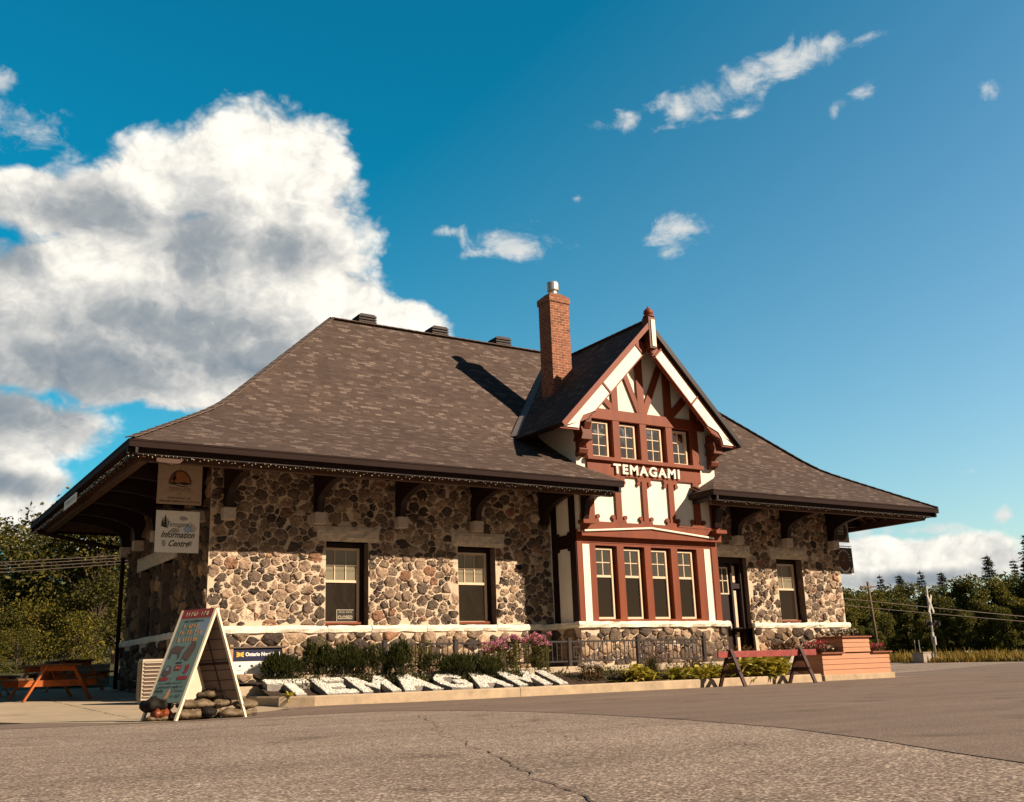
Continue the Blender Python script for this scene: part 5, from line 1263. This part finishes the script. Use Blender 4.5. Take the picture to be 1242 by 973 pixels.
# ------------------------------------------------------------------ trees
lf_green = mat_leaf('tree_leaves_green', (.024, .026, .005), (.068, .066, .011), (.20, .16, .028))
lf_yel = mat_leaf('bush_leaves_yellow_green', (.035, .035, .005), (.11, .10, .013), (.33, .26, .035))
lf_con = mat_leaf('conifer_needles', (.016, .019, .007), (.036, .040, .013), (.09, .085, .025))
def tree_proto(h, r_, leafsize, nleaf, seed, lm, kind='deciduous', nclump=34, base=.18):
    r = random.Random(seed); tr = MB(); cr = MB()
    top = Vector((r.gauss(0, .03)*h, r.gauss(0, .03)*h, h*.93))
    if kind == 'deciduous':
        tr.tube([(0, 0, -.3), (0, 0, h*.3), tuple(top*.65), tuple(top)], .022*h, 7, .004*h)
        C = []
        for k in range(nclump):
            q = r.random()**.8; z = h*(base+(1-base)*q*.95); prof = math.sin(math.pi*min(1, .14+.80*q))**.7
            a = r.uniform(0, 6.283); rr = r_*prof*r.uniform(.35, 1.0); c = Vector((rr*math.cos(a), rr*math.sin(a), z)); C.append((c, r_*r.uniform(.24, .46)))
            if k % 2 == 0: tr.tube([(0, 0, z*.62), tuple(c*.5+Vector((0, 0, z*.36))), tuple(c)], .008*h, 5, .002*h)
        for _ in range(nleaf):
            c, s = r.choice(C); v = rnd_dir(r, -.75); k = r.uniform(.45, 1.05)
            p = c+Vector((v.x*s*k, v.y*s*k, v.z*s*k*.8))
            leaf(cr, p, (v*.5+rnd_dir(r)+Vector((0, 0, -.25))), leafsize*r.uniform(.6, 1.3), leafsize*r.uniform(.45, .75), (min(1, max(0, r.gauss(.5, .24))),)*3)
    else:
        tr.tube([(0, 0, -.3), (0, 0, h)], .014*h, 7, .002*h); z = h*.1
        while z < h*.985:
            q = z/h; nb = r.randint(6, 9); RR = r_*(1-q)**.85*r.uniform(.75, 1.15)+.04*r_
            for b in range(nb):
                a = r.uniform(0, 6.283); L_ = RR*r.uniform(.7, 1.1); d = Vector((math.cos(a), math.sin(a), .25-.45*(1-q)))
                e_ = Vector((0, 0, z))+d*L_; tr.tube([(0, 0, z), tuple(e_)], .004*h*(1-q)+.01, 4, .005)
                for _ in range(int(nleaf/200*(.12+L_/r_))):
                    t_ = r.uniform(.15, 1.05); p = Vector((0, 0, z))+d*L_*t_+Vector((r.gauss(0, .06)*r_, r.gauss(0, .06)*r_, r.gauss(-.04, .09)*r_*(1.15-q)))
                    leaf(cr, p, d+rnd_dir(r)*.7, leafsize*r.uniform(.7, 1.4), leafsize*.35, (min(1, max(0, r.gauss(.5, .25))),)*3)
            z += h*r.uniform(.022, .038)
    return tr, cr, lm
def tree(proto, name, label, loc, rz, s, group):
    o = dup_proto(proto, name, loc, rz, s); tag(o, label, 'tree' if 'bush' not in name else 'bush', group); return o
CACHE = {}
def dup_proto(key, name, loc, rz, s):
    if key not in CACHE:
        tr, cr, lm = PROTO[key]()
        a = tr.build('trunk', bark, None); b = cr.build('crown', lm, None); CACHE[key] = (a.data, b.data); bpy.data.objects.remove(a); bpy.data.objects.remove(b)
    root = bpy.data.objects.new(name, None); COL.objects.link(root); root.location = loc; root.rotation_euler = (0, 0, rz); root.scale = s if isinstance(s, tuple) else (s, s, s)
    for nm, me in zip(('trunk', 'crown'), CACHE[key]):
        o = bpy.data.objects.new(nm, me); COL.objects.link(o); o.parent = root
    return root
lf_far = mat_leaf('far_wood_leaves', (.05, .056, .010), (.135, .13, .022), (.34, .28, .05))
PROTO = {
 'bushA': lambda: tree_proto(3.0, 1.5, .11, 5200, 1, lf_yel, nclump=34, base=.04), 'bushB': lambda: tree_proto(3.2, 1.6, .10, 5200, 2, lf_yel, nclump=30, base=.04),
 'broadA': lambda: tree_proto(6.0, 2.1, .16, 7000, 3, lf_green, nclump=44, base=.10), 'broadB': lambda: tree_proto(6.0, 1.9, .15, 6500, 4, lf_green, nclump=40, base=.10),
 'farA': lambda: tree_proto(11.0, 3.0, .38, 6500, 5, lf_far, nclump=38, base=.10), 'farB': lambda: tree_proto(11.0, 2.6, .36, 6000, 6, lf_far, nclump=34, base=.12), 'farC': lambda: tree_proto(11.0, 3.2, .40, 6500, 9, lf_far, nclump=30, base=.10),
 'conA': lambda: tree_proto(12.0, 1.9, .30, 9000, 7, lf_con, 'conifer'), 'conB': lambda: tree_proto(12.0, 1.45, .28, 8000, 8, lf_con, 'conifer')}
# left thicket beyond the picnic tables; each entry: kind, x, y, height
LT = [('bushA', -3.4, 13.0, 1.7, 'rounded yellow green bush at the left edge behind the picnic tables'), ('bushB', -2.1, 12.4, 1.35, 'low yellow green bush directly behind the nearer picnic table'), ('bushA', -.5, 12.3, 1.75, 'yellow green bush beside the dark building corner'),
      ('broadB', -2.9, 15.5, 2.9, 'rounded mid green shrub in the second row at left'), ('bushB', -1.3, 15.4, 2.3, 'taller yellow green bush in the second row near the building'), ('broadA', .6, 14.8, 3.1, 'mid green shrub half hidden by the station corner'),
      ('broadA', 1.0, 17.5, 6.4, 'tall leafy tree rising behind the station corner under the eave'), ('broadB', -.75, 20.5, 3.5, 'slender leafy tree behind the bushes, in the gap under the wires'), ('broadA', -2.9, 20.5, 4.0, 'leafy tree behind the bushes at the left edge'), ('broadB', 2.4, 20.0, 6.4, 'leafy tree mostly behind the station'),
      ('broadA', 3.0, 48, 7.6, 'broad distant tree on the left skyline'), ('broadB', 6.4, 49, 6.6, 'distant tree on the left skyline with a thin top'), ('broadA', 8.8, 47, 7.4, 'distant tree on the left skyline next to the eave'), ('broadB', -.4, 50, 7.4, 'distant tree on the left skyline at the photo edge'), ('broadA', 11.5, 50, 7.6, 'distant tree behind the downspout'), ('broadB', 4.8, 54, 8.0, 'rearmost tree of the left skyline between two nearer ones'), ('broadA', 1.2, 55, 8.2, 'rearmost tree of the left skyline near the photo edge'),
      ('broadB', 1.5, 36, 4.4, 'middle distance tree below the overhead wires'), ('broadA', 4.6, 37, 4.8, 'middle distance tree below the wires near the station'), ('broadB', -1.5, 34, 4.4, 'middle distance tree at the left edge below the wires')]
RT_S = .88
hgt = {'bushA': 3.0, 'bushB': 3.2, 'broadA': 6.0, 'broadB': 6.0, 'farA': 11.0, 'farB': 11.0, 'farC': 11.0, 'conA': 12.0, 'conB': 12.0}
for i, (k, x, y, h, lb) in enumerate(LT):
    if y < 23: kk = 1.28; x = -6.7+(x+6.7)*kk; y = -22.9+(y+22.9)*kk; h *= kk*1.06
    s = h/hgt[k]; tree(k, 'leafy_bush' if 'bush' in k else 'leafy_tree', lb, (x, y, gh(x, y)-.1), i*1.7, (s*1.12, s*1.12, s) if y < 30 else (s*1.35, s*1.35, s), 'thicket left of the station')
# right hand wood beyond the crossing, about 150 m away
def far_pt(px, dist):   # a bearing along the wood, px runs 0..1 from the station corner to the right
    az = rad(50.7+px*8.6); return -6.7+dist*math.sin(az), -22.9+dist*math.cos(az)
RT = [('farA', .00, 132, 10.2), ('farB', .10, 130, 10.8), ('conB', .17, 136, 11.2), ('farC', .22, 131, 10.6), ('farA', .33, 133, 10.9), ('conB', .40, 138, 11.6), ('farB', .45, 130, 10.4), ('conA', .515, 138, 11.3), ('farC', .56, 131, 11.0), ('farA', .66, 130, 11.3), ('conA', .775, 136, 12.9), ('farB', .80, 129, 10.8), ('farC', .86, 131, 11.3), ('conB', .91, 137, 12.2), ('conA', 1.0, 126, 14.2), ('farA', .94, 130, 10.4), ('conB', 1.07, 127, 13.6), ('conA', 1.13, 130, 13),
      ('farC', .05, 122, 8.2), ('farB', .28, 121, 8.4), ('farA', .50, 121, 8.0), ('farC', .72, 120, 8.6), ('farB', .90, 120, 7.6), ('farA', -.06, 128, 10.4), ('farB', .02, 116, 4.6), ('farB', -.04, 119, 8.0), ('farC', .03, 124, 9.0), ('farC', .10, 117, 5.0), ('conA', .28, 142, 11.6), ('farA', .17, 119, 6.2), ('farC', .40, 118, 6.0), ('farB', .61, 118, 6.2), ('farA', .81, 117, 6.0), ('farC', 1.0, 118, 7.5)]
words = ['at the station corner', 'behind the utility pole', 'left of the crossing', 'at the crossing', 'right of the crossing', 'below the tall spruce', 'toward the right edge', 'at the right edge']
for i, (k, q, dd, h) in enumerate(RT):
    x, y = far_pt(q, dd); s = h/hgt[k]*(.79 if 'far' in k else .93); wd = words[min(7, max(0, int(q*7.9)))]
    kindw = {'farA': 'broad rounded', 'farB': 'slim rounded', 'farC': 'wide loose crowned', 'conA': 'tall dark spruce', 'conB': 'narrow dark spruce'}[k]
    row = 'in front' if dd < 124 else ('rising behind' if dd > 135 else 'in the main row')
    nm = 'spruce_tree' if 'con' in k else 'leafy_tree'
    if q == .775: lb = 'tallest free standing dark spruce above the wood right of the crossing'
    elif q == 1.0 and k == 'conA': lb = 'big dark spruce at the right edge, tallest of the wood'
    else: lb = f'{kindw} tree of the wood, {row} {wd}'.replace('spruce tree', 'spruce')
    tree(k, nm, lb, (x, y, .3), i*2.1, (s*1.05, s*1.05, s), 'wood beyond the railway crossing')
for i, (q, lb) in enumerate([(-.09, 'low understory tree showing between the station corner and the utility pole'), (.08, 'low understory tree behind the utility pole foot'), (.27, 'low understory tree behind the relay box'), (.47, 'low understory tree behind the crossing mast foot'), (.67, 'low understory tree in the shade right of the crossing'), (.87, 'low understory tree in the shade near the right edge'), (1.04, 'low understory tree in the shade at the right edge')]):
    x, y = far_pt(q, 141+i % 2*3); tree(['farC', 'farA'][i % 2], 'leafy_tree', lb, (x, y, .2), i*1.1, (.85, .85, .52), 'wood beyond the railway crossing')
# trees across the street, seen only as reflections in the station windows
for i in range(11): tree(['farA', 'farB', 'farC'][i % 3], 'leafy_tree', f'leafy roadside tree across the street behind the viewer, reflected in bay windows', (-22+i*7.5+2*math.sin(i*3), -62-3*math.cos(i*2), -.2), i*1.3, 1.02+.12*math.sin(i*5), 'roadside trees across the street')

# verge grass
r = random.Random(77); mb = MB()
for _ in range(9000):
    q = r.random(); e0 = Vector((47.0, 14.2)).lerp(Vector((50.6, 22.5)), r.uniform(-.75, 1.05)) ; dpt = abs(r.gauss(0, 5)); x = e0.x+dpt*.9+.2; y = e0.y+dpt*.45
    hgt_ = r.uniform(.12, .42)*(1.0 if r.random() < .9 else 1.6); a = r.uniform(0, 6.28); sd = Vector((math.cos(a), math.sin(a), 0))*.035; b = Vector((x, y, gh(x, y)-.03)); tp = b+Vector((r.gauss(0, .1), r.gauss(0, .1), hgt_))
    mb.add([b-sd, b+sd, tp+sd*.3, tp-sd*.3], [(0, 1, 2, 3)], 0, (min(1, max(0, r.gauss(.55, .25))),)*3)
o = mb.build('verge_grass', mat_leaf('dry_verge_grass', (.07, .055, .012), (.20, .135, .02), (.42, .27, .05))); tag(o, kind='stuff')

# ------------------------------------------------------------------ railway crossing signal, relay box, poles, wires
whitep = mat('signal_white', (.42, .39, .34), .5, .1, 5); blackp = mat('signal_black', (.025, .02, .018), .5, .1)
bx, by = 49.2, 17.2; z0 = gh(bx, by)-.05
t = thing('crossing_signal', 'white railway crossing signal mast with crossbuck beyond the parking lot', 'crossing signal', (bx, by, z0))
mb = MB(); mb.tube([(bx, by, z0), (bx, by, 4.75)], .07, 10, .06); mb.build('mast', whitep, t, smooth=True); MB().box(bx-.14, bx+.14, by-.14, by+.14, z0, z0+.35).build('base', galv, t)
fx = Vector((.86, -.51, 0)); fwd = Vector((.22, -.97, 0)).normalized(); side = Vector((fwd.y, -fwd.x, 0))
cM = Vector((bx, by, 3.7))+fwd*.12
for s in (-1, 1):
    mb = MB(); d = (side*.6*s+Vector((0, 0, 1))).normalized(); mb.beam(cM-d*.62+fwd*.012*s, cM+d*.62+fwd*.012*s, .02, .20, up=side*s*-1+Vector((0, 0, .6))); mb.build('crossbuck_blade', whitep, t)
mb = MB(); mb.beam(Vector((bx, by, 2.5))-side*.7, Vector((bx, by, 2.5))+side*.7, .06, .06); mb.build('light_arm', blackp, t)
for s in (-.6, .6):
    mb = MB(); p = Vector((bx, by, 2.5))+side*s; mb.tube([p-fwd*.02, p+fwd*.05], .24, 16); mb.tube([p+fwd*.05, p+fwd*.28], .11, 12, .12); mb.build('signal_lamp', blackp, t)
MB().box(bx-.22, bx-.07, by-.16, by-.02, 1.5, 2.0).box(bx-.20, bx-.08, by-.26, by-.18, 1.25, 1.75).build('junction_box', whitep, t)
bx, by = 48.75, 17.75; z0 = gh(bx, by)-.05
t = thing('relay_box', 'low grey metal relay box beside the crossing signal', 'equipment box', (bx, by, z0))
mb = MB(); mb.box(bx-.5, bx+.5, by-.4, by+.4, z0, z0+.62); b_ = mb.build('case', mat('relay_grey', (.36, .30, .24), .6, .25, 3), t, bevel=.02); b2 = MB().box(bx-.54, bx+.54, by-.44, by+.44, z0+.62, z0+.67).build('lid', mat('relay_grey', (.36, .30, .24)), t)
for xx in (bx-.35, bx+.05): MB().tube([(xx, by+.2, z0+.67), (xx, by+.2, z0+1.4)], .025, 6).build('vent_pipe', galv, t)
poles = [(77.8, 43.8, 'wooden utility pole with crossarm in front of the wood'), (96, 30.0, 'thin grey utility pole standing among the trees right of the crossing')]
for i, (x, y, lb) in enumerate(poles):
    t = thing('utility_pole', lb, 'utility pole', (x, y, .2), group='utility poles'); top = 7.9 if i == 0 else 6.6
    mb = MB(); mb.tube([(x-.12, y, 0), (x+.35*0-.55, y, top)], .16, 8, .11); mb.build('pole', mat('pole_wood', (.16, .10, .06), .85, .3, 3), t, smooth=True)
    MB().box(x-1.7, x+.6, y-.06, y+.06, top-.55, top-.42).build('crossarm', mat('pole_wood', (.16, .10, .06)), t)
def wires(label, pts, r_, sag):
    a, b = map(Vector, pts); mb = MB(); P = []
    for k in range(25): q = k/24; P.append(a.lerp(b, q)-Vector((0, 0, sag*4*q*(1-q))))
    mb.tube(P, r_, 5); o = mb.build('overhead_wire', mat('wire_grey', (.20, .15, .12), .5, .1)); tag(o, label, 'overhead wire', 'overhead wires'); return o
wires('upper overhead wire crossing in front of the right hand wood', ((55, 36, 6.15), (74, 22.5, 2.9)), .035, .05)
wires('lower overhead wire crossing in front of the right hand wood', ((55, 36, 5.55), (74, 22.5, 2.55)), .03, .05)
for i, (z1, z2, lb) in enumerate([(5.45, 5.45, 'uppermost overhead wire in front of the left skyline trees'), (5.30, 5.36, 'second overhead wire from the top at the left edge'), (5.15, 5.25, 'third overhead wire from the top at the left edge'), (4.98, 5.15, 'lowest overhead wire at the left edge')]):
    wires(lb, ((-6.0, 24.5, z1-.18), (4.5, 18.5, z2+.16)), .018, .02)

# ------------------------------------------------------------------ camera
cam = bpy.data.cameras.new('camera'); co = bpy.data.objects.new('camera', cam); COL.objects.link(co)
r_ = Vector((.8430312, -.5367558, -.0345200)); u_ = Vector((-.1093851, -.2339317, .9660802)); f_ = Vector((.5266244, .8106597, .2559248))
m = Matrix((r_, u_, -f_)).transposed().to_4x4(); m.translation = Vector((-6.70539, -22.9268, .50)); co.matrix_world = m
cam.sensor_width = 36; cam.sensor_fit = 'HORIZONTAL'; cam.lens = 36.0774; cam.clip_start = .05; cam.clip_end = 3000
sc.camera = co

# ------------------------------------------------------------------ sun and sky
SUN = Vector((.74, -1, .73)).normalized()
elev = math.asin(SUN.z); azim = math.atan2(SUN.x, SUN.y)
sl = bpy.data.lights.new('sun', 'SUN'); so = bpy.data.objects.new('sun', sl); COL.objects.link(so)
so.rotation_euler = SUN.to_track_quat('Z', 'Y').to_euler(); sl.energy = 5.0; sl.angle = rad(.53); sl.color = (1.0, .83, .63)
w = bpy.data.worlds.new('World'); sc.world = w; w.use_nodes = True; nt = w.node_tree; nt.nodes.clear()
out = N(nt, 'ShaderNodeOutputWorld'); bg = N(nt, 'ShaderNodeBackground'); L(nt, bg.outputs[0], out.inputs[0])
sky = N(nt, 'ShaderNodeTexSky', sky_type='NISHITA'); sky.sun_disc = False; sky.sun_elevation = elev; sky.sun_rotation = azim; sky.air_density = 1.3; sky.dust_density = .6; sky.ozone_density = 3.0
SKYK = .06
bg.inputs[1].default_value = SKYK
# clouds: soft lobes placed by compass bearing and elevation, broken up by fractal noise
geo = N(nt, 'ShaderNodeTexCoord'); vec = geo.outputs['Generated']
sp = N(nt, 'ShaderNodeSeparateXYZ'); L(nt, vec, sp.inputs[0])
sH = Vector((SUN.x, SUN.y)).normalized()
sdot = math_(nt, 'MULTIPLY_ADD', sp.outputs[0], sH.x, math_(nt, 'MULTIPLY', sp.outputs[1], sH.y))
hz = math_(nt, 'MULTIPLY_ADD', math_(nt, 'SUBTRACT', .56, sp.outputs[2]), .95, math_(nt, 'MULTIPLY_ADD', sdot, .55, .14), clamp=True)
sunside_dim = N(nt, 'ShaderNodeMapRange', interpolation_type='SMOOTHSTEP'); sunside_dim.inputs['From Min'].default_value = .16; sunside_dim.inputs['From Max'].default_value = .62; L(nt, sdot, sunside_dim.inputs['Value'])
tc1 = mixc(nt, (.03, 1.14, 1.26), (2.35, 2.1, 1.98), hz)
tc2 = mixc(nt, tc1, (.13, .107, .09), sunside_dim.outputs[0])  # unseen sun-side sky dimmed and warmed to deepen the shade
zen = N(nt, 'ShaderNodeMapRange', interpolation_type='SMOOTHSTEP'); zen.inputs['From Min'].default_value = .62; zen.inputs['From Max'].default_value = .95; zen.inputs['To Min'].default_value = 1.0; zen.inputs['To Max'].default_value = .35; L(nt, sp.outputs[2], zen.inputs['Value'])  # overhead sky above the view dimmed too, for darker eaves
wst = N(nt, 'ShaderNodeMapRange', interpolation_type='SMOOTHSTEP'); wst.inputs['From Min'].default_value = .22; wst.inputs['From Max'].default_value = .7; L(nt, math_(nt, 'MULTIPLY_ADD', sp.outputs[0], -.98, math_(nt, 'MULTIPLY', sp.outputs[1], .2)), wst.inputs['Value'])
tc2 = mixc(nt, tc2, (.30, .34, .32), wst.outputs[0])  # west sky out of view dimmed to darken the end wall's shade
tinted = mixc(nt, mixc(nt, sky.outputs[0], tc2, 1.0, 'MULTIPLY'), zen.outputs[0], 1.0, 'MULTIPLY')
BIG = [(18.1, 26.8, 4.6, 2.9), (21.1, 27.7, 2.6, 2.0), (13.7, 26.0, 3.7, 2.3), (10.5, 24.6, 3.3, 2.3), (6.7, 24.1, 2.9, 1.4), (20.6, 23.7, 3.6, 3.1), (15.5, 22.1, 6.0, 3.2), (10.0, 19.9, 5.6, 3.1), (5.0, 19.0, 3.4, 2.8), (22.5, 20.0, 3.3, 2.0), (26.3, 19.1, 2.7, 1.4), (17.9, 18.7, 5.1, 2.7), (10.2, 16.5, 5.5, 1.9), (15.4, 15.7, 4.0, 1.3), (4.6, 16.6, 3.4, 1.6), (6.0, 10.0, 3.3, 1.2), (6.4, 8.4, 3.6, 1.3), (10.4, 7.3, 1.8, .7), (6.0, 12.9, 4.4, 1.6), (-6, 18, 7, 4), (53.3, 4.6, 3.4, 1.0), (55.8, 5.0, 2.6, .9), (51.6, 5.4, 2.4, .7), (57.6, 4.4, 1.6, .6)]
SMALL = [(4.6, 27.8, 3.4, 1.4), (4.0, 29.7, 1.0, .8), (24.4, 24.2, 1.6, .7), (33.0, 23.6, 2.5, .95, 1.25), (32.3, 24.0, 1.2, .8, 1.0), (29.8, 24.3, 1.6, .5, .75), (43.1, 23.5, 1.5, 1.0, 1.2), (40.3, 29.5, 1.7, .7, .85), (37.4, 25.8, .9, .5, .6), (43.8, 30.0, 1.9, 1.15), (45.9, 30.4, 2.5, 1.35), (48.1, 30.9, 2.4, 1.15), (50.4, 31.5, 2.3, 1.0, .9), (52.8, 31.9, 2.1, .7, .8), (55.1, 31.7, 1.8, .5, .6), (47.6, 29.3, 2.0, .8, .6), (54.4, 29.2, 1.1, .8, .65), (53.0, 28.6, 1.8, .9, .35), (61.0, 27.8, .9, .8, .62), (51.6, 6.6, 3.0, .8, .8), (54.5, 6.4, 3.0, .5, .8), (58.4, 6.8, .55, .5), (58.2, 4.2, 1.0, .55), (56.7, 9.2, 1.2, .3, .6), (53.4, 3.2, 2.8, .5), (50.4, 6.8, 3.0, .7),
         (140, 17, 10, 4.5), (128, 14, 6, 3)]
az = math_(nt, 'MULTIPLY', math_(nt, 'ARCTAN2', sp.outputs[0], sp.outputs[1]), 180/math.pi)
az = math_(nt, 'ADD', az, math_(nt, 'MULTIPLY', math_(nt, 'LESS_THAN', az, -60.0), 360.0))
el = math_(nt, 'MULTIPLY', math_(nt, 'ARCSINE', sp.outputs[2]), 180/math.pi)
def fbm(scale, detail, off, rough=.55, dist=0.0):
    mp = N(nt, 'ShaderNodeMapping'); mp.inputs['Location'].default_value = off; mp.inputs['Scale'].default_value = (1, 1, 1.45); L(nt, vec, mp.inputs[0])
    n = N(nt, 'ShaderNodeTexNoise', i_Scale=scale, i_Detail=detail, i_Roughness=rough, i_Distortion=dist); L(nt, mp.outputs[0], n.inputs['Vector']); return n.outputs[0]
def lobes(lst, daz, de, sharp=1.0):
    acc = None
    for (a, e_, ra, re, *wt) in lst:
        u = math_(nt, 'MULTIPLY_ADD', az, 1/ra, (-a+daz)/ra); v = math_(nt, 'MULTIPLY_ADD', el, 1/re, (-e_+de)/re)
        q = math_(nt, 'MULTIPLY_ADD', u, u, math_(nt, 'MULTIPLY', v, v)); q = math_(nt, 'SUBTRACT', wt[0] if wt else 1.0, math_(nt, 'SQRT', q))
        acc = q if acc is None else math_(nt, 'SMOOTH_MAX', acc, q, .30)
    return math_(nt, 'MAXIMUM', acc, -1.2)
S1 = (3.0, 1.2, .4); sh = (.022, -.012, .030)
wrp = fbm(16, 3, (1, 7, 3), .5)
def billow(scale, off):
    mp = N(nt, 'ShaderNodeMapping'); mp.inputs['Location'].default_value = off; mp.inputs['Scale'].default_value = (1, 1, 1.25); L(nt, vec, mp.inputs[0])
    wv = N(nt, 'ShaderNodeVectorMath', operation='ADD'); L(nt, mp.outputs[0], wv.inputs[0])
    cw2 = N(nt, 'ShaderNodeCombineXYZ'); q = math_(nt, 'MULTIPLY', wrp, .05); L(nt, q, cw2.inputs[0]); L(nt, q, cw2.inputs[2]); L(nt, cw2.outputs[0], wv.inputs[1])
    v = N(nt, 'ShaderNodeTexVoronoi', feature='F1', i_Scale=scale, i_Detail=3.0, i_Roughness=.55, i_Lacunarity=2.3); v.normalize = True
    L(nt, wv.outputs[0], v.inputs['Vector']); return math_(nt, 'SUBTRACT', 1.0, v.outputs['Distance'])
bl = billow(15, (2.2, .4, 1.1)); bl2 = billow(15, (2.2+.012, .4-.006, 1.1+.016)); bf = billow(40, (5, 3, .2)); bf2 = billow(40, (5.005, 2.997, .207))
n_big = fbm(9, 7, S1, .58); n_fine = fbm(34, 6, (.3, 2, 5), .62)
n_big2 = fbm(9, 7, tuple(a+b for a, b in zip(S1, sh)), .58)
F = lobes(BIG, 0, 0); Fs = lobes(BIG, 2.4, 2.8)
def dens(F_, nb, k): return math_(nt, 'MULTIPLY_ADD', math_(nt, 'SUBTRACT', nb, .5), k, F_)
d1 = math_(nt, 'ADD', .12, math_(nt, 'MULTIPLY_ADD', math_(nt, 'SUBTRACT', n_fine, .5), .45, math_(nt, 'MULTIPLY_ADD', math_(nt, 'SUBTRACT', bl, .62), 1.5, dens(F, n_big, 1.0))))
d2 = math_(nt, 'ADD', .22, dens(Fs, n_big2, 1.5))
mb_ = N(nt, 'ShaderNodeMapRange', interpolation_type='SMOOTHSTEP'); mb_.inputs['From Min'].default_value = -.14; mb_.inputs['From Max'].default_value = .30; L(nt, d1, mb_.inputs['Value'])
G = lobes(SMALL, 0, 0)
n_mid = fbm(22, 7, (7, 1, 2), .62, .6)
d3 = math_(nt, 'MULTIPLY_ADD', math_(nt, 'SUBTRACT', n_fine, .5), 1.6, dens(G, n_mid, 3.0))
ms = N(nt, 'ShaderNodeMapRange', interpolation_type='SMOOTHSTEP'); ms.inputs['From Min'].default_value = .0; ms.inputs['From Max'].default_value = 1.15; ms.inputs['To Max'].default_value = .85; L(nt, d3, ms.inputs['Value'])
# brightness: lit where the cloud thins out toward the sun side, grey in the thick lower body
DK = [(9.4, 24.1, 3.9, 1.5), (15.5, 23.2, 3.2, 2.2), (19.2, 23.0, 3.0, 1.4), (13.5, 18.6, 6.4, 1.9), (9.8, 16.2, 6.0, 1.7), (5.2, 21.6, 1.8, 1.6), (18.4, 16.9, 4.0, 1.4), (5.5, 10.0, 3.3, .6), (5.5, 13.4, 4.0, 1.5), (3.0, 17.5, 3, 2), (53.6, 3.9, 3.0, .45)]
dk = math_(nt, 'ADD', lobes(DK, 0, 0), math_(nt, 'MULTIPLY', math_(nt, 'SUBTRACT', n_big, .5), .75))
shd = N(nt, 'ShaderNodeMapRange', interpolation_type='SMOOTHSTEP'); shd.inputs['From Min'].default_value = -.75; shd.inputs['From Max'].default_value = .85; L(nt, dk, shd.inputs['Value'])
lit = math_(nt, 'MULTIPLY_ADD', shd.outputs[0], -.60, .82)
lit = math_(nt, 'MULTIPLY_ADD', math_(nt, 'SUBTRACT', bl, bl2), 1.1, lit)
lit = math_(nt, 'MULTIPLY_ADD', math_(nt, 'SUBTRACT', bf, bf2), .40, lit)
lit = math_(nt, 'MULTIPLY_ADD', math_(nt, 'SUBTRACT', n_big, n_big2), .6, lit)
lit = math_(nt, 'MULTIPLY_ADD', math_(nt, 'SUBTRACT', n_fine, .5), .12, lit)
hi = N(nt, 'ShaderNodeMapRange'); hi.inputs['From Min'].default_value = 10; hi.inputs['From Max'].default_value = 28; hi.inputs['To Min'].default_value = -.06; hi.inputs['To Max'].default_value = .05; L(nt, el, hi.inputs['Value'])
lit = math_(nt, 'ADD', lit, hi.outputs[0], clamp=True)
CB = .66/SKYK
cr_ = ramp(nt, lit, [(.0, tuple(x*CB for x in (.22, .27, .32))), (.32, tuple(x*CB for x in (.36, .39, .41))), (.62, tuple(x*CB for x in (.66, .65, .62))), (.84, tuple(x*CB for x in (.96, .92, .83))), (1.0, tuple(x*CB for x in (1.08, 1.03, .93)))])
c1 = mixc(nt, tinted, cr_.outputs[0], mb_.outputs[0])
smallc = mixc(nt, tuple(x*CB for x in (.52, .58, .62)), tuple(x*CB for x in (.95, .90, .80)), math_(nt, 'MULTIPLY_ADD', n_fine, 1.2, -.1, clamp=True))
c2 = mixc(nt, c1, smallc, ms.outputs[0])
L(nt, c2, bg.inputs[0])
sc.view_settings.view_transform = 'Standard'; sc.view_settings.look = 'None'; sc.view_settings.gamma = 1; sc.view_settings.exposure = 0.68
sc.cycles.max_bounces = 6; sc.cycles.diffuse_bounces = 2
